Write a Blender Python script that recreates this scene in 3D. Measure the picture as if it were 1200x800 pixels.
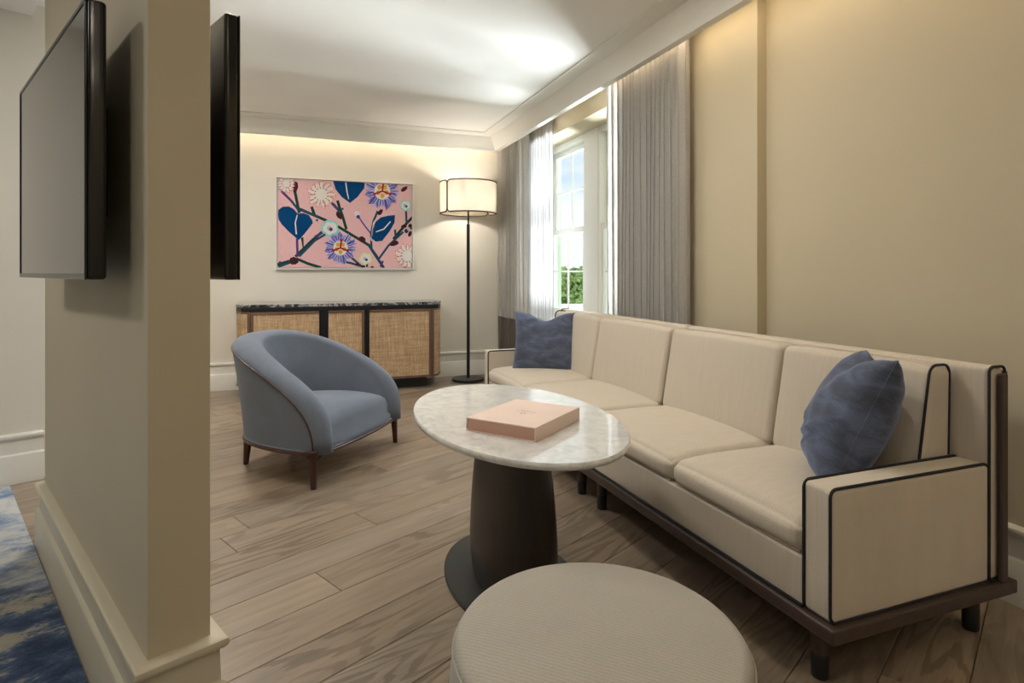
import bpy, bmesh, math, random
from math import sin, cos, pi, radians
from mathutils import Vector, Matrix

for o in list(bpy.data.objects): bpy.data.objects.remove(o)
scene = bpy.context.scene
COL = scene.collection
random.seed(7)

# ---------------------------------------------------------------- camera
CAM_YAW = math.atan2(.3475, .9377)          # turned right of +Y
cd = bpy.data.cameras.new('camera'); cam = bpy.data.objects.new('camera', cd); COL.objects.link(cam)
cam.location = (0, 0, 1.15); cam.rotation_euler = (pi/2, 0, -CAM_YAW)
cd.sensor_width = 36; cd.lens = 36*688/1200; cd.shift_y = -81/1200; cd.clip_start = .02; cd.clip_end = 2000
scene.camera = cam

# ---------------------------------------------------------------- view
vs = scene.view_settings
scene.display_settings.display_device = 'sRGB'
vs.view_transform = 'Standard'; vs.look = 'None'; vs.gamma = 1; vs.use_curve_mapping = False
vs.exposure = 0.10

# ---------------------------------------------------------------- sky
SKY_STRENGTH = 1.15
w = bpy.data.worlds.new('sky'); scene.world = w; w.use_nodes = True
nt = w.node_tree; N = nt.nodes; L = nt.links; N.clear()
out = N.new('ShaderNodeOutputWorld'); bg = N.new('ShaderNodeBackground')
tc = N.new('ShaderNodeTexCoord'); mp = N.new('ShaderNodeMapping'); mp.inputs['Scale'].default_value = (1, 1, 2.2)
nz = N.new('ShaderNodeTexNoise'); nz.inputs['Scale'].default_value = 3.4; nz.inputs['Detail'].default_value = 8; nz.inputs['Roughness'].default_value = .55
rp = N.new('ShaderNodeValToRGB'); rp.color_ramp.elements[0].position = .40; rp.color_ramp.elements[1].position = .56
sep = N.new('ShaderNodeSeparateXYZ'); gr = N.new('ShaderNodeValToRGB')
gr.color_ramp.elements[0].position = 0; gr.color_ramp.elements[0].color = (.66, .80, .93, 1)
gr.color_ramp.elements[1].position = .5; gr.color_ramp.elements[1].color = (.30, .52, .84, 1)
mx = N.new('ShaderNodeMix'); mx.data_type = 'RGBA'; mx.inputs['B'].default_value = (.92, .94, .96, 1)
L.new(tc.outputs['Generated'], mp.inputs['Vector']); L.new(mp.outputs[0], nz.inputs['Vector']); L.new(nz.outputs['Fac'], rp.inputs[0])
L.new(tc.outputs['Generated'], sep.inputs[0]); L.new(sep.outputs['Z'], gr.inputs[0])
L.new(gr.outputs[0], mx.inputs['A']); L.new(rp.outputs[0], mx.inputs['Factor'])
L.new(mx.outputs['Result'], bg.inputs[0]); bg.inputs[1].default_value = SKY_STRENGTH; L.new(bg.outputs[0], out.inputs[0])

# ---------------------------------------------------------------- lights
def light(name, kind, loc, energy, color, size=None, size_y=None, rot=(0, 0, 0), **kw):
    ld = bpy.data.lights.new(name, kind); ld.energy = energy; ld.color = color
    if kind == 'AREA':
        ld.shape = 'RECTANGLE' if size_y else 'DISK'; ld.size = size
        if size_y: ld.size_y = size_y
    for k, v in kw.items(): setattr(ld, k, v)
    o = bpy.data.objects.new(name, ld); COL.objects.link(o); o.location = loc; o.rotation_euler = rot
    return o
WARM = (1, .80, .55); SOFT = (1, .93, .82); DAY = (.90, .96, 1.0)
sun = light('sun', 'SUN', (0, 0, 30), 3.2, (1, .95, .86), rot=(radians(35), 0, radians(-17)), angle=radians(1))
# cove strips hidden in the pocket behind the dropped cornice, shining down the walls
light('cove_light_side', 'AREA', (2.165, 1.0, 2.60), 7, WARM, 5.7, .05, rot=(0, 0, pi/2))
light('cove_light_far', 'AREA', (.45, 6.235, 2.60), 3.6, (1, .78, .56), 3.3, .05)
# ceiling lamps added out of view to fill the sitting room with light
FILL_LAMPS = [(1.15, 2.50, 2.60, 11, (1, .95, .87)), (1.35, -1.15, 2.60, 6, (1, .86, .66)), (.55, -.15, 2.60, 8, (1, .86, .66)), (-.25, 2.60, 2.60, 15, (1, .96, .90)), (-.62, 4.70, 2.60, 26, (1, .96, .90))]
# unseen area lamps added outside the window to strengthen the daylight indoors
def aim(frm, to): return (Vector(to)-Vector(frm)).to_track_quat('-Z', 'Y').to_euler()
light('added_bounce_fill', 'AREA', (6.8, 6.9, -.3), 1900, DAY, 3.0, 2.4, rot=aim((6.8, 6.9, -.3), (.6, 3.7, 2.64)))
light('added_window_fill', 'AREA', (5.4, 5.7, 3.3), 270, DAY, 2.2, 2.0, rot=aim((5.4, 5.7, 3.3), (.6, 4.2, .9)))

# ================================================================= helpers
def link(o):
    COL.objects.link(o); return o
def tag(o, label=None, cat=None, group=None, kind=None):
    if label: o['label'] = label
    if cat: o['category'] = cat
    if group: o['group'] = group
    if kind: o['kind'] = kind
    return o
def empty(name, loc=(0, 0, 0), rz=0):
    o = bpy.data.objects.new(name, None); o.empty_display_size = .1
    o.location = loc; o.rotation_euler = (0, 0, rz); return link(o)
def mesh_obj(name, bm, mat, parent=None, smooth=False, auto=None, loc=None, rz=None, bevel=0, seg=2, recalc=True):
    if recalc: bmesh.ops.recalc_face_normals(bm, faces=bm.faces)
    me = bpy.data.meshes.new(name); bm.to_mesh(me); bm.free()
    mats = mat if isinstance(mat, (list, tuple)) else [mat]
    for m in mats: me.materials.append(m)
    o = bpy.data.objects.new(name, me); link(o)
    if parent is not None: o.parent = parent
    if loc is not None: o.location = loc
    if rz is not None: o.rotation_euler = (0, 0, rz)
    if smooth or auto:
        for p in me.polygons: p.use_smooth = True
    if auto:
        me.set_sharp_from_angle(angle=radians(auto))
    if bevel:
        b = o.modifiers.new('bevel', 'BEVEL'); b.width = bevel; b.segments = seg; b.limit_method = 'ANGLE'; b.angle_limit = radians(40)
        b.harden_normals = False
    return o
def box(bm, x0, x1, y0, y1, z0, z1, mi=0):
    vs_ = [bm.verts.new(p) for p in ((x0,y0,z0),(x1,y0,z0),(x1,y1,z0),(x0,y1,z0),(x0,y0,z1),(x1,y0,z1),(x1,y1,z1),(x0,y1,z1))]
    for f in ((0,3,2,1),(4,5,6,7),(0,1,5,4),(1,2,6,5),(2,3,7,6),(3,0,4,7)):
        fc = bm.faces.new([vs_[i] for i in f]); fc.material_index = mi
def prism(bm, pts, z0, z1):
    n = len(pts)
    a = [bm.verts.new((x, y, z0)) for x, y in pts]; b = [bm.verts.new((x, y, z1)) for x, y in pts]
    bm.faces.new(a[::-1]); bm.faces.new(b)
    for i in range(n): bm.faces.new((a[i], a[(i+1) % n], b[(i+1) % n], b[i]))
def boxobj(name, b, mat, parent=None, **kw):
    bm = bmesh.new(); box(bm, *b); return mesh_obj(name, bm, mat, parent, **kw)
def tube(bm, pts, r, n=8, closed=False, cap=True):
    pts = [Vector(p) for p in pts]; m = len(pts); rings = []
    rad = r if isinstance(r, (list, tuple)) else [r]*m
    up = None
    for i, p in enumerate(pts):
        if closed: t = pts[(i+1) % m]-pts[i-1]
        else: t = pts[min(i+1, m-1)]-pts[max(i-1, 0)]
        t.normalize()
        if up is None:
            up = Vector((0, 0, 1)) if abs(t.z) < .9 else Vector((1, 0, 0))
        a = t.cross(up); 
        if a.length < 1e-5: a = t.cross(Vector((0, 1, 0)))
        a.normalize(); up = a.cross(t).normalized()
        rings.append([bm.verts.new(p+rad[i]*(cos(2*pi*k/n)*a+sin(2*pi*k/n)*up)) for k in range(n)])
    for i in range(m if closed else m-1):
        A, B = rings[i], rings[(i+1) % m]
        if closed and i == m-1:   # find best twist
            best = min(range(n), key=lambda s: sum((A[k].co-B[(k+s) % n].co).length for k in range(n)))
            B = [B[(k+best) % n] for k in range(n)]
        for k in range(n): bm.faces.new((A[k], A[(k+1) % n], B[(k+1) % n], B[k]))
    if cap and not closed:
        bm.faces.new(rings[0][::-1]); bm.faces.new(rings[-1])
def lathe(bm, prof, n=48, ax=1, by=1, cx=0, cy=0, power=1.0):
    rings = []
    for r, z in prof:
        if r < 1e-6: rings.append([bm.verts.new((cx, cy, z))]*n)
        else: rings.append([bm.verts.new((cx+r*ax*cos(2*pi*k/n), cy+r*by*sin(2*pi*k/n), z)) for k in range(n)])
    for i in range(len(prof)-1):
        A, B = rings[i], rings[i+1]
        for k in range(n):
            f = []
            for v in (A[k], A[(k+1) % n], B[(k+1) % n], B[k]):
                if v not in f: f.append(v)
            if len(f) > 2: bm.faces.new(f)
    for R in (rings[0], rings[-1]):
        if R[0] is not R[1]:
            bm.faces.new(R)
def rbox(bm, c, h, r, n=8, crown=(0, 0, 0), func=None):
    """soft rounded box: centre c, half sizes h, corner radius r; crown bulges each axis' faces outwards"""
    idx = {}
    def vert(p):
        key = tuple(round(a, 5) for a in p)
        if key in idx: return idx[key]
        P = Vector(p)
        q = Vector([P[i]*h[i] for i in range(3)])
        inn = Vector([max(-(h[i]-r), min(h[i]-r, q[i])) for i in range(3)])
        d = q-inn
        if d.length > 1e-9: q = inn+d.normalized()*r if sum(abs(x) > 1e-9 for x in d) > 1 else inn+d
        for i in range(3):
            j, k = (i+1) % 3, (i+2) % 3
            q[i] += crown[i]*P[i]*(1-P[j]**2)*(1-P[k]**2)
        if func: q = func(q, P)
        v = bm.verts.new(q+Vector(c)); idx[key] = v; return v
    # non-uniform parameters so that the edges get enough vertices
    def params(ax):
        e = min(.45, r/h[ax]); a = [-1+e*t for t in (0, .25, .5, .75)]; b = [(-1+e)+(2-2*e)*i/n for i in range(n+1)]
        return a+b+[-x for x in a[::-1]]
    for ax in range(3):
        j, k = (ax+1) % 3, (ax+2) % 3; U, W = params(j), params(k)
        for s in (-1, 1):
            for a in range(len(U)-1):
                for b in range(len(W)-1):
                    f = []
                    for (u, v) in ((U[a], W[b]), (U[a+1], W[b]), (U[a+1], W[b+1]), (U[a], W[b+1])):
                        p = [0, 0, 0]; p[ax] = s; p[j] = u; p[k] = v; vv = vert(p)
                        if vv not in f: f.append(vv)
                    if s < 0: f = f[::-1]
                    if len(f) > 2:
                        try: bm.faces.new(f)
                        except ValueError: pass
def rrect(w0, w1, h0, h1, r, n=5):
    """rounded rectangle outline in 2D"""
    P = []
    for cx, cy, a0 in ((w1-r, h0+r, -90), (w1-r, h1-r, 0), (w0+r, h1-r, 90), (w0+r, h0+r, 180)):
        for i in range(n+1):
            a = radians(a0+90*i/n); P.append((cx+r*cos(a), cy+r*sin(a)))
    return P
def dense(pts, step, closed=False):
    P = []; m = len(pts)
    for i in range(m if closed else m-1):
        a, b = Vector(pts[i]), Vector(pts[(i+1) % m]); k = max(1, int((b-a).length/step))
        P += [a.lerp(b, t/k) for t in range(k)]
    if not closed: P.append(Vector(pts[-1]))
    return P
def sweep(bm, path, prof, closed=False):
    """profile (offset to the left of the path, z) swept along a plan path with mitred corners"""
    m = len(path); rings = []
    P = [Vector(p) for p in path]
    for i in range(m):
        d = []
        if closed or i > 0: d.append((P[i]-P[i-1]).normalized())
        if closed or i < m-1: d.append((P[(i+1) % m]-P[i]).normalized())
        ns = [Vector((-t.y, t.x)) for t in d]
        n = sum(ns, Vector((0, 0))).normalized(); k = 1/max(.2, n.dot(ns[0]))
        rings.append([bm.verts.new((P[i].x+n.x*k*o, P[i].y+n.y*k*o, z)) for o, z in prof])
    q = len(prof)
    for i in range(m if closed else m-1):
        A, B = rings[i], rings[(i+1) % m]
        for j in range(q): bm.faces.new((A[j], B[j], B[(j+1) % q], A[(j+1) % q]))
    if not closed: bm.faces.new(rings[0]); bm.faces.new(rings[-1][::-1])
def clip(poly, a, b, c):
    """keep a*x+b*y<=c"""
    out_ = []
    for i in range(len(poly)):
        p, q = poly[i], poly[(i+1) % len(poly)]
        dp, dq = a*p[0]+b*p[1]-c, a*q[0]+b*q[1]-c
        if dp <= 0: out_.append(p)
        if dp*dq < 0:
            t = dp/(dp-dq); out_.append((p[0]+(q[0]-p[0])*t, p[1]+(q[1]-p[1])*t))
    return out_

# ----------------------------------------------------------------- materials
def new_mat(name, color=(.8, .8, .8), rough=.6, metal=0, spec=.5, sheen=0, coat=0):
    m = bpy.data.materials.new(name); m.use_nodes = True
    b = m.node_tree.nodes['Principled BSDF']
    b.inputs['Base Color'].default_value = (*color, 1); b.inputs['Roughness'].default_value = rough
    b.inputs['Metallic'].default_value = metal; b.inputs['Specular IOR Level'].default_value = spec
    b.inputs['Sheen Weight'].default_value = sheen; b.inputs['Sheen Roughness'].default_value = .4
    b.inputs['Coat Weight'].default_value = coat
    return m, m.node_tree, b
def add(nt_, t, **kw):
    n = nt_.nodes.new(t)
    for k, v in kw.items():
        if k in n.inputs.keys(): n.inputs[k].default_value = v
        else: setattr(n, k, v)
    return n
def coords(nt_, scale=(1, 1, 1), rot=(0, 0, 0), kind='Object', rand=False):
    t = add(nt_, 'ShaderNodeTexCoord'); m = add(nt_, 'ShaderNodeMapping')
    m.inputs['Scale'].default_value = scale; m.inputs['Rotation'].default_value = rot
    src = t.outputs[kind]
    if rand:
        oi = add(nt_, 'ShaderNodeObjectInfo'); mu = add(nt_, 'ShaderNodeMath', operation='MULTIPLY'); mu.inputs[1].default_value = 37.0
        nt_.links.new(oi.outputs['Random'], mu.inputs[0])
        va = add(nt_, 'ShaderNodeVectorMath', operation='ADD'); nt_.links.new(src, va.inputs[0]); nt_.links.new(mu.outputs[0], va.inputs[1])
        src = va.outputs[0]
    nt_.links.new(src, m.inputs['Vector']); return m.outputs[0]
def ramp(nt_, fac, stops):
    r = add(nt_, 'ShaderNodeValToRGB'); e = r.color_ramp.elements
    while len(e) < len(stops): e.new(.5)
    for i, (p, c) in enumerate(stops): e[i].position = p; e[i].color = (*c, 1) if len(c) == 3 else c
    nt_.links.new(fac, r.inputs[0]); return r.outputs[0]
def mixc(nt_, fac, a, b, mode='MIX'):
    m = add(nt_, 'ShaderNodeMix', data_type='RGBA', blend_type=mode)
    for s, v in (('Factor', fac), ('A', a), ('B', b)):
        sock = m.inputs[s] if s != 'Factor' else m.inputs['Factor']
        if hasattr(v, 'links'): nt_.links.new(v, sock)
        elif isinstance(v, (int, float)): sock.default_value = v
        else: sock.default_value = (*v, 1)
    return m.outputs['Result']
def noise(nt_, vec, scale, detail=4, rough=.5, dist=0):
    n = add(nt_, 'ShaderNodeTexNoise'); n.inputs['Scale'].default_value = scale; n.inputs['Detail'].default_value = detail
    n.inputs['Roughness'].default_value = rough; n.inputs['Distortion'].default_value = dist
    if vec is not None: nt_.links.new(vec, n.inputs['Vector'])
    return n.outputs['Fac']
def wave(nt_, vec, scale, dist=0, detail=2, dscale=1, direction='X', kind='BANDS', profile='SIN'):
    n = add(nt_, 'ShaderNodeTexWave', wave_type=kind, wave_profile=profile)
    if kind == 'BANDS': n.bands_direction = direction
    n.inputs['Scale'].default_value = scale; n.inputs['Distortion'].default_value = dist
    n.inputs['Detail'].default_value = detail; n.inputs['Detail Scale'].default_value = dscale
    nt_.links.new(vec, n.inputs['Vector']); return n.outputs['Fac']
def bump(nt_, b, h, strength=.2, dist=.002):
    n = add(nt_, 'ShaderNodeBump'); n.inputs['Strength'].default_value = strength; n.inputs['Distance'].default_value = dist
    nt_.links.new(h, n.inputs['Height']); nt_.links.new(n.outputs[0], b.inputs['Normal'])
def setc(nt_, b, c): nt_.links.new(c, b.inputs['Base Color'])

def paint(name, col, rough=.6, var=.03):
    m, t, b = new_mat(name, col, rough, spec=.35)
    v = coords(t, kind='Object'); n = noise(t, v, 1.3, 3)
    lo = tuple(c*(1-var) for c in col); hi = tuple(min(1, c*(1+var)) for c in col)
    setc(t, b, ramp(t, n, [(.3, lo), (.7, hi)])); bump(t, b, noise(t, v, 220, 2), .06, .001)
    return m
M_wall = paint('wall_paint', (.78, .745, .665))
M_wall_warmlit = paint('wall_paint_warmlit', (.60, .525, .375))  # wall paint again, its colour tanned to carry warmer, dimmer light
M_ceil = paint('ceiling_paint', (.91, .90, .87))
M_trimtan = paint('tan_trim_paint', (.66, .60, .455), .35, .015)
M_trim = paint('trim_paint', (.84, .825, .77), .35, .015)
M_win = paint('window_paint', (.72, .72, .66), .35, .015)
M_winext = paint('window_outer_paint', (.45, .56, .42), .4, .03)

def fabric_weave(name, c1, c2, scale=700, stripes=None, rough=.9, sheen=.25, zig=False, mott=.5):
    m, t, b = new_mat(name, c1, rough, sheen=sheen, spec=.2)
    v = coords(t, kind='Object')
    n = noise(t, v, scale, 2, .6); n2 = noise(t, v, 7, 4)
    col = ramp(t, n, [(.3, c2), (.7, c1)])
    if stripes:
        sx = wave(t, v, stripes[0], 1.5 if not zig else .6, 2, 2, stripes[1])
        col = mixc(t, stripes[2], col, ramp(t, sx, [(.2, tuple(x*.78 for x in c2)), (.8, tuple(min(1, x*1.05) for x in c1))]))
    dark = mixc(t, mott, (1, 1, 1), ramp(t, n2, [(.35, (.84, .84, .84)), (.65, (1.0, 1.0, 1.0))]))
    setc(t, b, mixc(t, 1.0, col, dark, 'MULTIPLY')); bump(t, b, n, .35, .0015)
    return m
def sofa_fabric():
    # herringbone: the bands run in columns whose slant flips
    m, t, b = new_mat('sofa_fabric', (.6, .5, .4), .9, sheen=.2, spec=.2)
    tcn = add(t, 'ShaderNodeTexCoord'); s = add(t, 'ShaderNodeSeparateXYZ'); t.links.new(tcn.outputs['Object'], s.inputs[0])
    g = add(t, 'ShaderNodeNewGeometry'); gs = add(t, 'ShaderNodeSeparateXYZ'); t.links.new(g.outputs['Normal'], gs.inputs[0])
    def math_(op, a, c=None):
        n = add(t, 'ShaderNodeMath', operation=op)
        for i, v in enumerate((a, c)):
            if v is None: continue
            if hasattr(v, 'links'): t.links.new(v, n.inputs[i])
            else: n.inputs[i].default_value = v
        return n.outputs[0]
    # u runs across the columns, v along them: columns run up the vertical faces and front to back on the seats
    ax = math_('ABSOLUTE', gs.outputs['X']); ay = math_('ABSOLUTE', gs.outputs['Y']); az = math_('ABSOLUTE', gs.outputs['Z'])
    endf = math_('GREATER_THAN', ay, .7); topf = math_('GREATER_THAN', az, .7)
    u = math_('ADD', math_('MULTIPLY', s.outputs['X'], endf), math_('MULTIPLY', s.outputs['Y'], math_('SUBTRACT', 1, endf)))
    vv = math_('ADD', math_('MULTIPLY', s.outputs['X'], topf), math_('MULTIPLY', s.outputs['Z'], math_('SUBTRACT', 1, topf)))
    tri = math_('PINGPONG', math_('MULTIPLY', u, 1), .011)
    ph = math_('MULTIPLY', math_('ADD', tri, vv), 2*pi/.0062)
    sn = math_('SINE', ph)
    f = math_('ADD', math_('MULTIPLY', sn, .5), .5)
    v3 = tcn.outputs['Object']
    mp_ = add(t, 'ShaderNodeMapping'); mp_.inputs['Scale'].default_value = (6, 60, 2.5); t.links.new(v3, mp_.inputs['Vector'])
    st = noise(t, mp_.outputs[0], 2.2, 3)
    base = ramp(t, f, [(.1, (.53, .46, .375)), (.9, (.73, .66, .56))])
    strk = ramp(t, st, [(.3, (.95, .945, .93)), (.7, (1.02, 1.02, 1.02))])
    setc(t, b, mixc(t, 1, base, strk, 'MULTIPLY')); bump(t, b, f, .25, .001)
    return m
M_sofa = sofa_fabric()
M_chair = fabric_weave('armchair_fabric', (.20, .228, .285), (.125, .148, .192), 420, mott=.6)
M_pipe_dark = new_mat('dark_piping', (.012, .013, .018), .7)[0]
M_pipe_blue = fabric_weave('blue_piping', (.24, .28, .34), (.18, .21, .26), 500)
def velvet():
    m, t, b = new_mat('blue_velvet', (.06, .08, .15), .75, sheen=.7, spec=.2)
    b.inputs['Sheen Tint'].default_value = (.45, .55, .85, 1)
    v = coords(t, (6, 6, 14)); n = noise(t, v, 1.3, 7, .65, .6); n2 = noise(t, coords(t, (50, 50, 300)), 1, 2)
    c = ramp(t, n, [(.34, (.060, .064, .080)), (.48, (.085, .10, .150)), (.62, (.14, .17, .27))])
    setc(t, b, mixc(t, .25, c, ramp(t, n2, [(.3, (.04, .05, .08)), (.7, (.13, .16, .24))]))); bump(t, b, n2, .2, .001); return m
M_velvet = velvet()
M_ott = fabric_weave('ottoman_fabric', (.49, .46, .39), (.37, .345, .29), 380, stripes=(34, 'Z', .35), mott=.35)
M_ott_top = fabric_weave('ottoman_top_fabric', (.49, .46, .39), (.38, .355, .30), 420, stripes=(50, 'DIAGONAL', .2), mott=.35)

def wood(name, c1, c2, c3, axis='X', scale=1.0, rough=.4, rand=False, contrast=1):
    m, t, b = new_mat(name, c1, rough)
    sc = {'X': (1.5, 22, 22), 'Y': (22, 1.5, 22), 'Z': (22, 22, 1.5)}[axis]
    v = coords(t, tuple(x*scale for x in sc), rand=rand)
    n = noise(t, v, 1.6, 6, .62, .8); n2 = noise(t, v, 9, 3)
    c = ramp(t, n, [(.3, c1), (.5, c2), (.72, c3)])
    setc(t, b, mixc(t, .25*contrast, c, ramp(t, n2, [(.35, tuple(x*.5 for x in c1)), (.6, c3)])))
    bump(t, b, n2, .12, .001); return m
M_wal = wood('walnut', (.038, .024, .019), (.058, .038, .031), (.090, .062, .051), 'Y')
M_walX = wood('walnut_front', (.10, .052, .036), (.15, .085, .06), (.21, .125, .09), 'X')
M_walZ = wood('walnut_upright', (.10, .052, .036), (.15, .085, .06), (.21, .125, .09), 'Z')
M_walP = wood('dark_walnut_post', (.038, .022, .017), (.058, .036, .028), (.090, .058, .046), 'Z')
M_red = wood('mahogany', (.040, .013, .010), (.065, .022, .016), (.095, .034, .024), 'Z', 1, .35)
M_wenge = wood('wenge', (.009, .005, .0035), (.016, .010, .007), (.032, .020, .014), 'Z', 2.2, .38, contrast=1.6)
def oak():
    m, t, b = new_mat('oak_plank', (.4, .33, .25), .36, spec=.5)
    v = coords(t, (1, 1, 1), rand=True)
    m1 = add(t, 'ShaderNodeMapping'); m1.inputs['Scale'].default_value = (1.1, 13, 1); t.links.new(v, m1.inputs['Vector'])
    m2 = add(t, 'ShaderNodeMapping'); m2.inputs['Scale'].default_value = (5, 120, 1); t.links.new(v, m2.inputs['Vector'])
    m3 = add(t, 'ShaderNodeMapping'); m3.inputs['Scale'].default_value = (.8, 5.0, 1); t.links.new(v, m3.inputs['Vector'])
    big = noise(t, m1.outputs[0], 1.3, 5, .6, .4)
    fine = noise(t, m2.outputs[0], 1.4, 3, .6)
    cn = noise(t, m3.outputs[0], .9, 2.5, .45, .3)
    mm = add(t, 'ShaderNodeMath', operation='MULTIPLY'); mm.inputs[1].default_value = 95; t.links.new(cn, mm.inputs[0])
    sn_ = add(t, 'ShaderNodeMath', operation='SINE'); t.links.new(mm.outputs[0], sn_.inputs[0])
    m4 = add(t, 'ShaderNodeMapping'); m4.inputs['Scale'].default_value = (9, 60, 1); t.links.new(v, m4.inputs['Vector'])
    rag = noise(t, m4.outputs[0], 1.0, 3, .6)
    ma_ = add(t, 'ShaderNodeMath', operation='MULTIPLY_ADD'); ma_.inputs[1].default_value = 3.2; ma_.inputs[2].default_value = -1.15; t.links.new(rag, ma_.inputs[0])
    ad_ = add(t, 'ShaderNodeMath', operation='ADD'); t.links.new(sn_.outputs[0], ad_.inputs[0]); t.links.new(ma_.outputs[0], ad_.inputs[1])
    cath = ad_.outputs[0]
    oi = add(t, 'ShaderNodeObjectInfo')
    tone = ramp(t, oi.outputs['Random'], [(0, (.265, .205, .148)), (.35, (.315, .245, .178)), (.65, (.29, .235, .18)), (1, (.37, .285, .205))])
    tone = mixc(t, 1, tone, ramp(t, big, [(.3, (.80, .80, .82)), (.7, (1.14, 1.12, 1.08))]), 'MULTIPLY')
    dk = ramp(t, cath, [(.0, (.66, .635, .61)), (.25, (.93, .92, .92)), (.6, (1.0, 1, 1))])
    mk = ramp(t, noise(t, v, 1.2, 2), [(.42, (0, 0, 0)), (.58, (1, 1, 1))])
    c = mixc(t, mk, tone, mixc(t, 1, tone, dk, 'MULTIPLY'))
    c = mixc(t, 1, c, ramp(t, fine, [(.35, (.89, .88, .87)), (.6, (1.03, 1.03, 1.03))]), 'MULTIPLY')
    setc(t, b, c); bump(t, b, fine, .15, .0008); return m
M_oak = oak()
M_sub = new_mat('subfloor', (.10, .075, .05), .8)[0]
def marble(name, base, vein, vs_=3.0, amt=.5, rough=.12, dark=False):
    m, t, b = new_mat(name, base, rough, spec=.5, coat=.3)
    v = coords(t); w1 = noise(t, v, vs_*2.2, 10, .62, 1.4); w2 = noise(t, v, vs_*7, 8, .6, .6)
    if dark: c = ramp(t, w1, [(.40, (.02, .02, .03)), (.5, (.10, .11, .15)), (.56, (.55, .50, .48)), (.62, (.08, .09, .12)), (.72, (.62, .60, .58))])
    else:
        band = ramp(t, w1, [(.44, base), (.485, vein), (.50, tuple(x*.95 for x in vein)), (.53, base)])
        c = mixc(t, amt, base, band); c = mixc(t, 1, c, ramp(t, w2, [(.35, (.85, .86, .87)), (.6, (1, 1, 1))]), 'MULTIPLY')
    setc(t, b, c); return m
M_marble = marble('white_marble', (.79, .785, .76), (.50, .51, .52), 3.0, .32)
M_dmarble = marble('dark_marble', (.1, .1, .1), (.5, .5, .5), 5, dark=True)
M_black = new_mat('black_metal', (.016, .017, .019), .38, .4)[0]
M_blackm = new_mat('black_lacquer', (.010, .011, .012), .35)[0]
M_steel = new_mat('bronzed_steel', (.055, .060, .063), .45, .8)[0]
M_pink = fabric_weave('pink_paper', (.90, .72, .635), (.86, .685, .60), 300, sheen=0, rough=.55, mott=.2)
M_pinkd = new_mat('pink_edge', (.62, .38, .29), .5)[0]
M_gold = new_mat('foil_print', (.55, .47, .36), .4, .3)[0]
def raffia():
    m, t, b = new_mat('raffia', (.5, .36, .22), .75)
    tx = coords(t, (60, 60, 900)); ty = coords(t, (520, 520, 14)); bl = coords(t, (5, 5, 60)); bl2 = coords(t, (60, 60, 4))
    a = noise(t, tx, .5, 3, .7); c_ = noise(t, ty, .5, 3, .7); d = noise(t, bl, 1, 3); e = noise(t, bl2, 1, 3)
    x = mixc(t, .5, a, c_)
    base = ramp(t, x, [(.36, (.20, .115, .055)), (.47, (.52, .36, .215)), (.62, (.74, .56, .375))])
    base = mixc(t, 1, base, ramp(t, d, [(.3, (.80, .76, .70)), (.7, (1.08, 1.08, 1.08))]), 'MULTIPLY')
    base = mixc(t, 1, base, ramp(t, e, [(.3, (.88, .85, .80)), (.7, (1.06, 1.06, 1.06))]), 'MULTIPLY')
    setc(t, b, base); bump(t, b, x, .5, .002); return m
M_raf = raffia()
def drape(name, c, alpha=0):
    m, t, b = new_mat(name, c, .85, sheen=.1, spec=.2)
    v = coords(t, (40, 40, 420)); n = noise(t, v, 1, 3, .7); v2 = coords(t, (500, 500, 60)); n2 = noise(t, v2, 1, 2)
    col = mixc(t, .5, ramp(t, n, [(.3, tuple(x*.80 for x in c)), (.7, tuple(min(1, x*1.1) for x in c))]), ramp(t, n2, [(.3, tuple(x*.85 for x in c)), (.7, tuple(min(1, x*1.08) for x in c))]))
    setc(t, b, col)
    tr = add(t, 'ShaderNodeBsdfTranslucent'); t.links.new(col, tr.inputs[0])
    mxs = add(t, 'ShaderNodeMixShader'); mxs.inputs[0].default_value = .18 if not alpha else .16
    o = t.nodes['Material Output']; t.links.new(b.outputs[0], mxs.inputs[1]); t.links.new(tr.outputs[0], mxs.inputs[2]); last = mxs.outputs[0]
    if alpha:
        tp = add(t, 'ShaderNodeBsdfTransparent'); m2 = add(t, 'ShaderNodeMixShader'); m2.inputs[0].default_value = alpha
        t.links.new(last, m2.inputs[1]); t.links.new(tp.outputs[0], m2.inputs[2]); last = m2.outputs[0]
    t.links.new(last, o.inputs[0]); return m
M_drape = drape('grey_drape', (.86, .84, .81)); M_band = drape('taupe_band', (.36, .315, .28)); M_sheer = drape('white_sheer', (.74, .73, .735), .16)
def glass():
    m = bpy.data.materials.new('window_glass'); m.use_nodes = True; t = m.node_tree; t.nodes.remove(t.nodes['Principled BSDF'])
    o = t.nodes['Material Output']; tp = add(t, 'ShaderNodeBsdfTransparent'); tp.inputs[0].default_value = (.97, .985, .98, 1)
    g = add(t, 'ShaderNodeBsdfGlossy'); g.inputs['Roughness'].default_value = .02; f = add(t, 'ShaderNodeFresnel'); f.inputs[0].default_value = 1.45
    gm = add(t, 'ShaderNodeNewGeometry'); iv = add(t, 'ShaderNodeMath', operation='SUBTRACT'); iv.inputs[0].default_value = 1; t.links.new(gm.outputs['Backfacing'], iv.inputs[1])
    ml = add(t, 'ShaderNodeMath', operation='MULTIPLY'); t.links.new(f.outputs[0], ml.inputs[0]); t.links.new(iv.outputs[0], ml.inputs[1])
    x = add(t, 'ShaderNodeMixShader'); t.links.new(ml.outputs[0], x.inputs[0]); t.links.new(tp.outputs[0], x.inputs[1]); t.links.new(g.outputs[0], x.inputs[2]); t.links.new(x.outputs[0], o.inputs[0]); return m
M_glass = glass()
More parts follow.
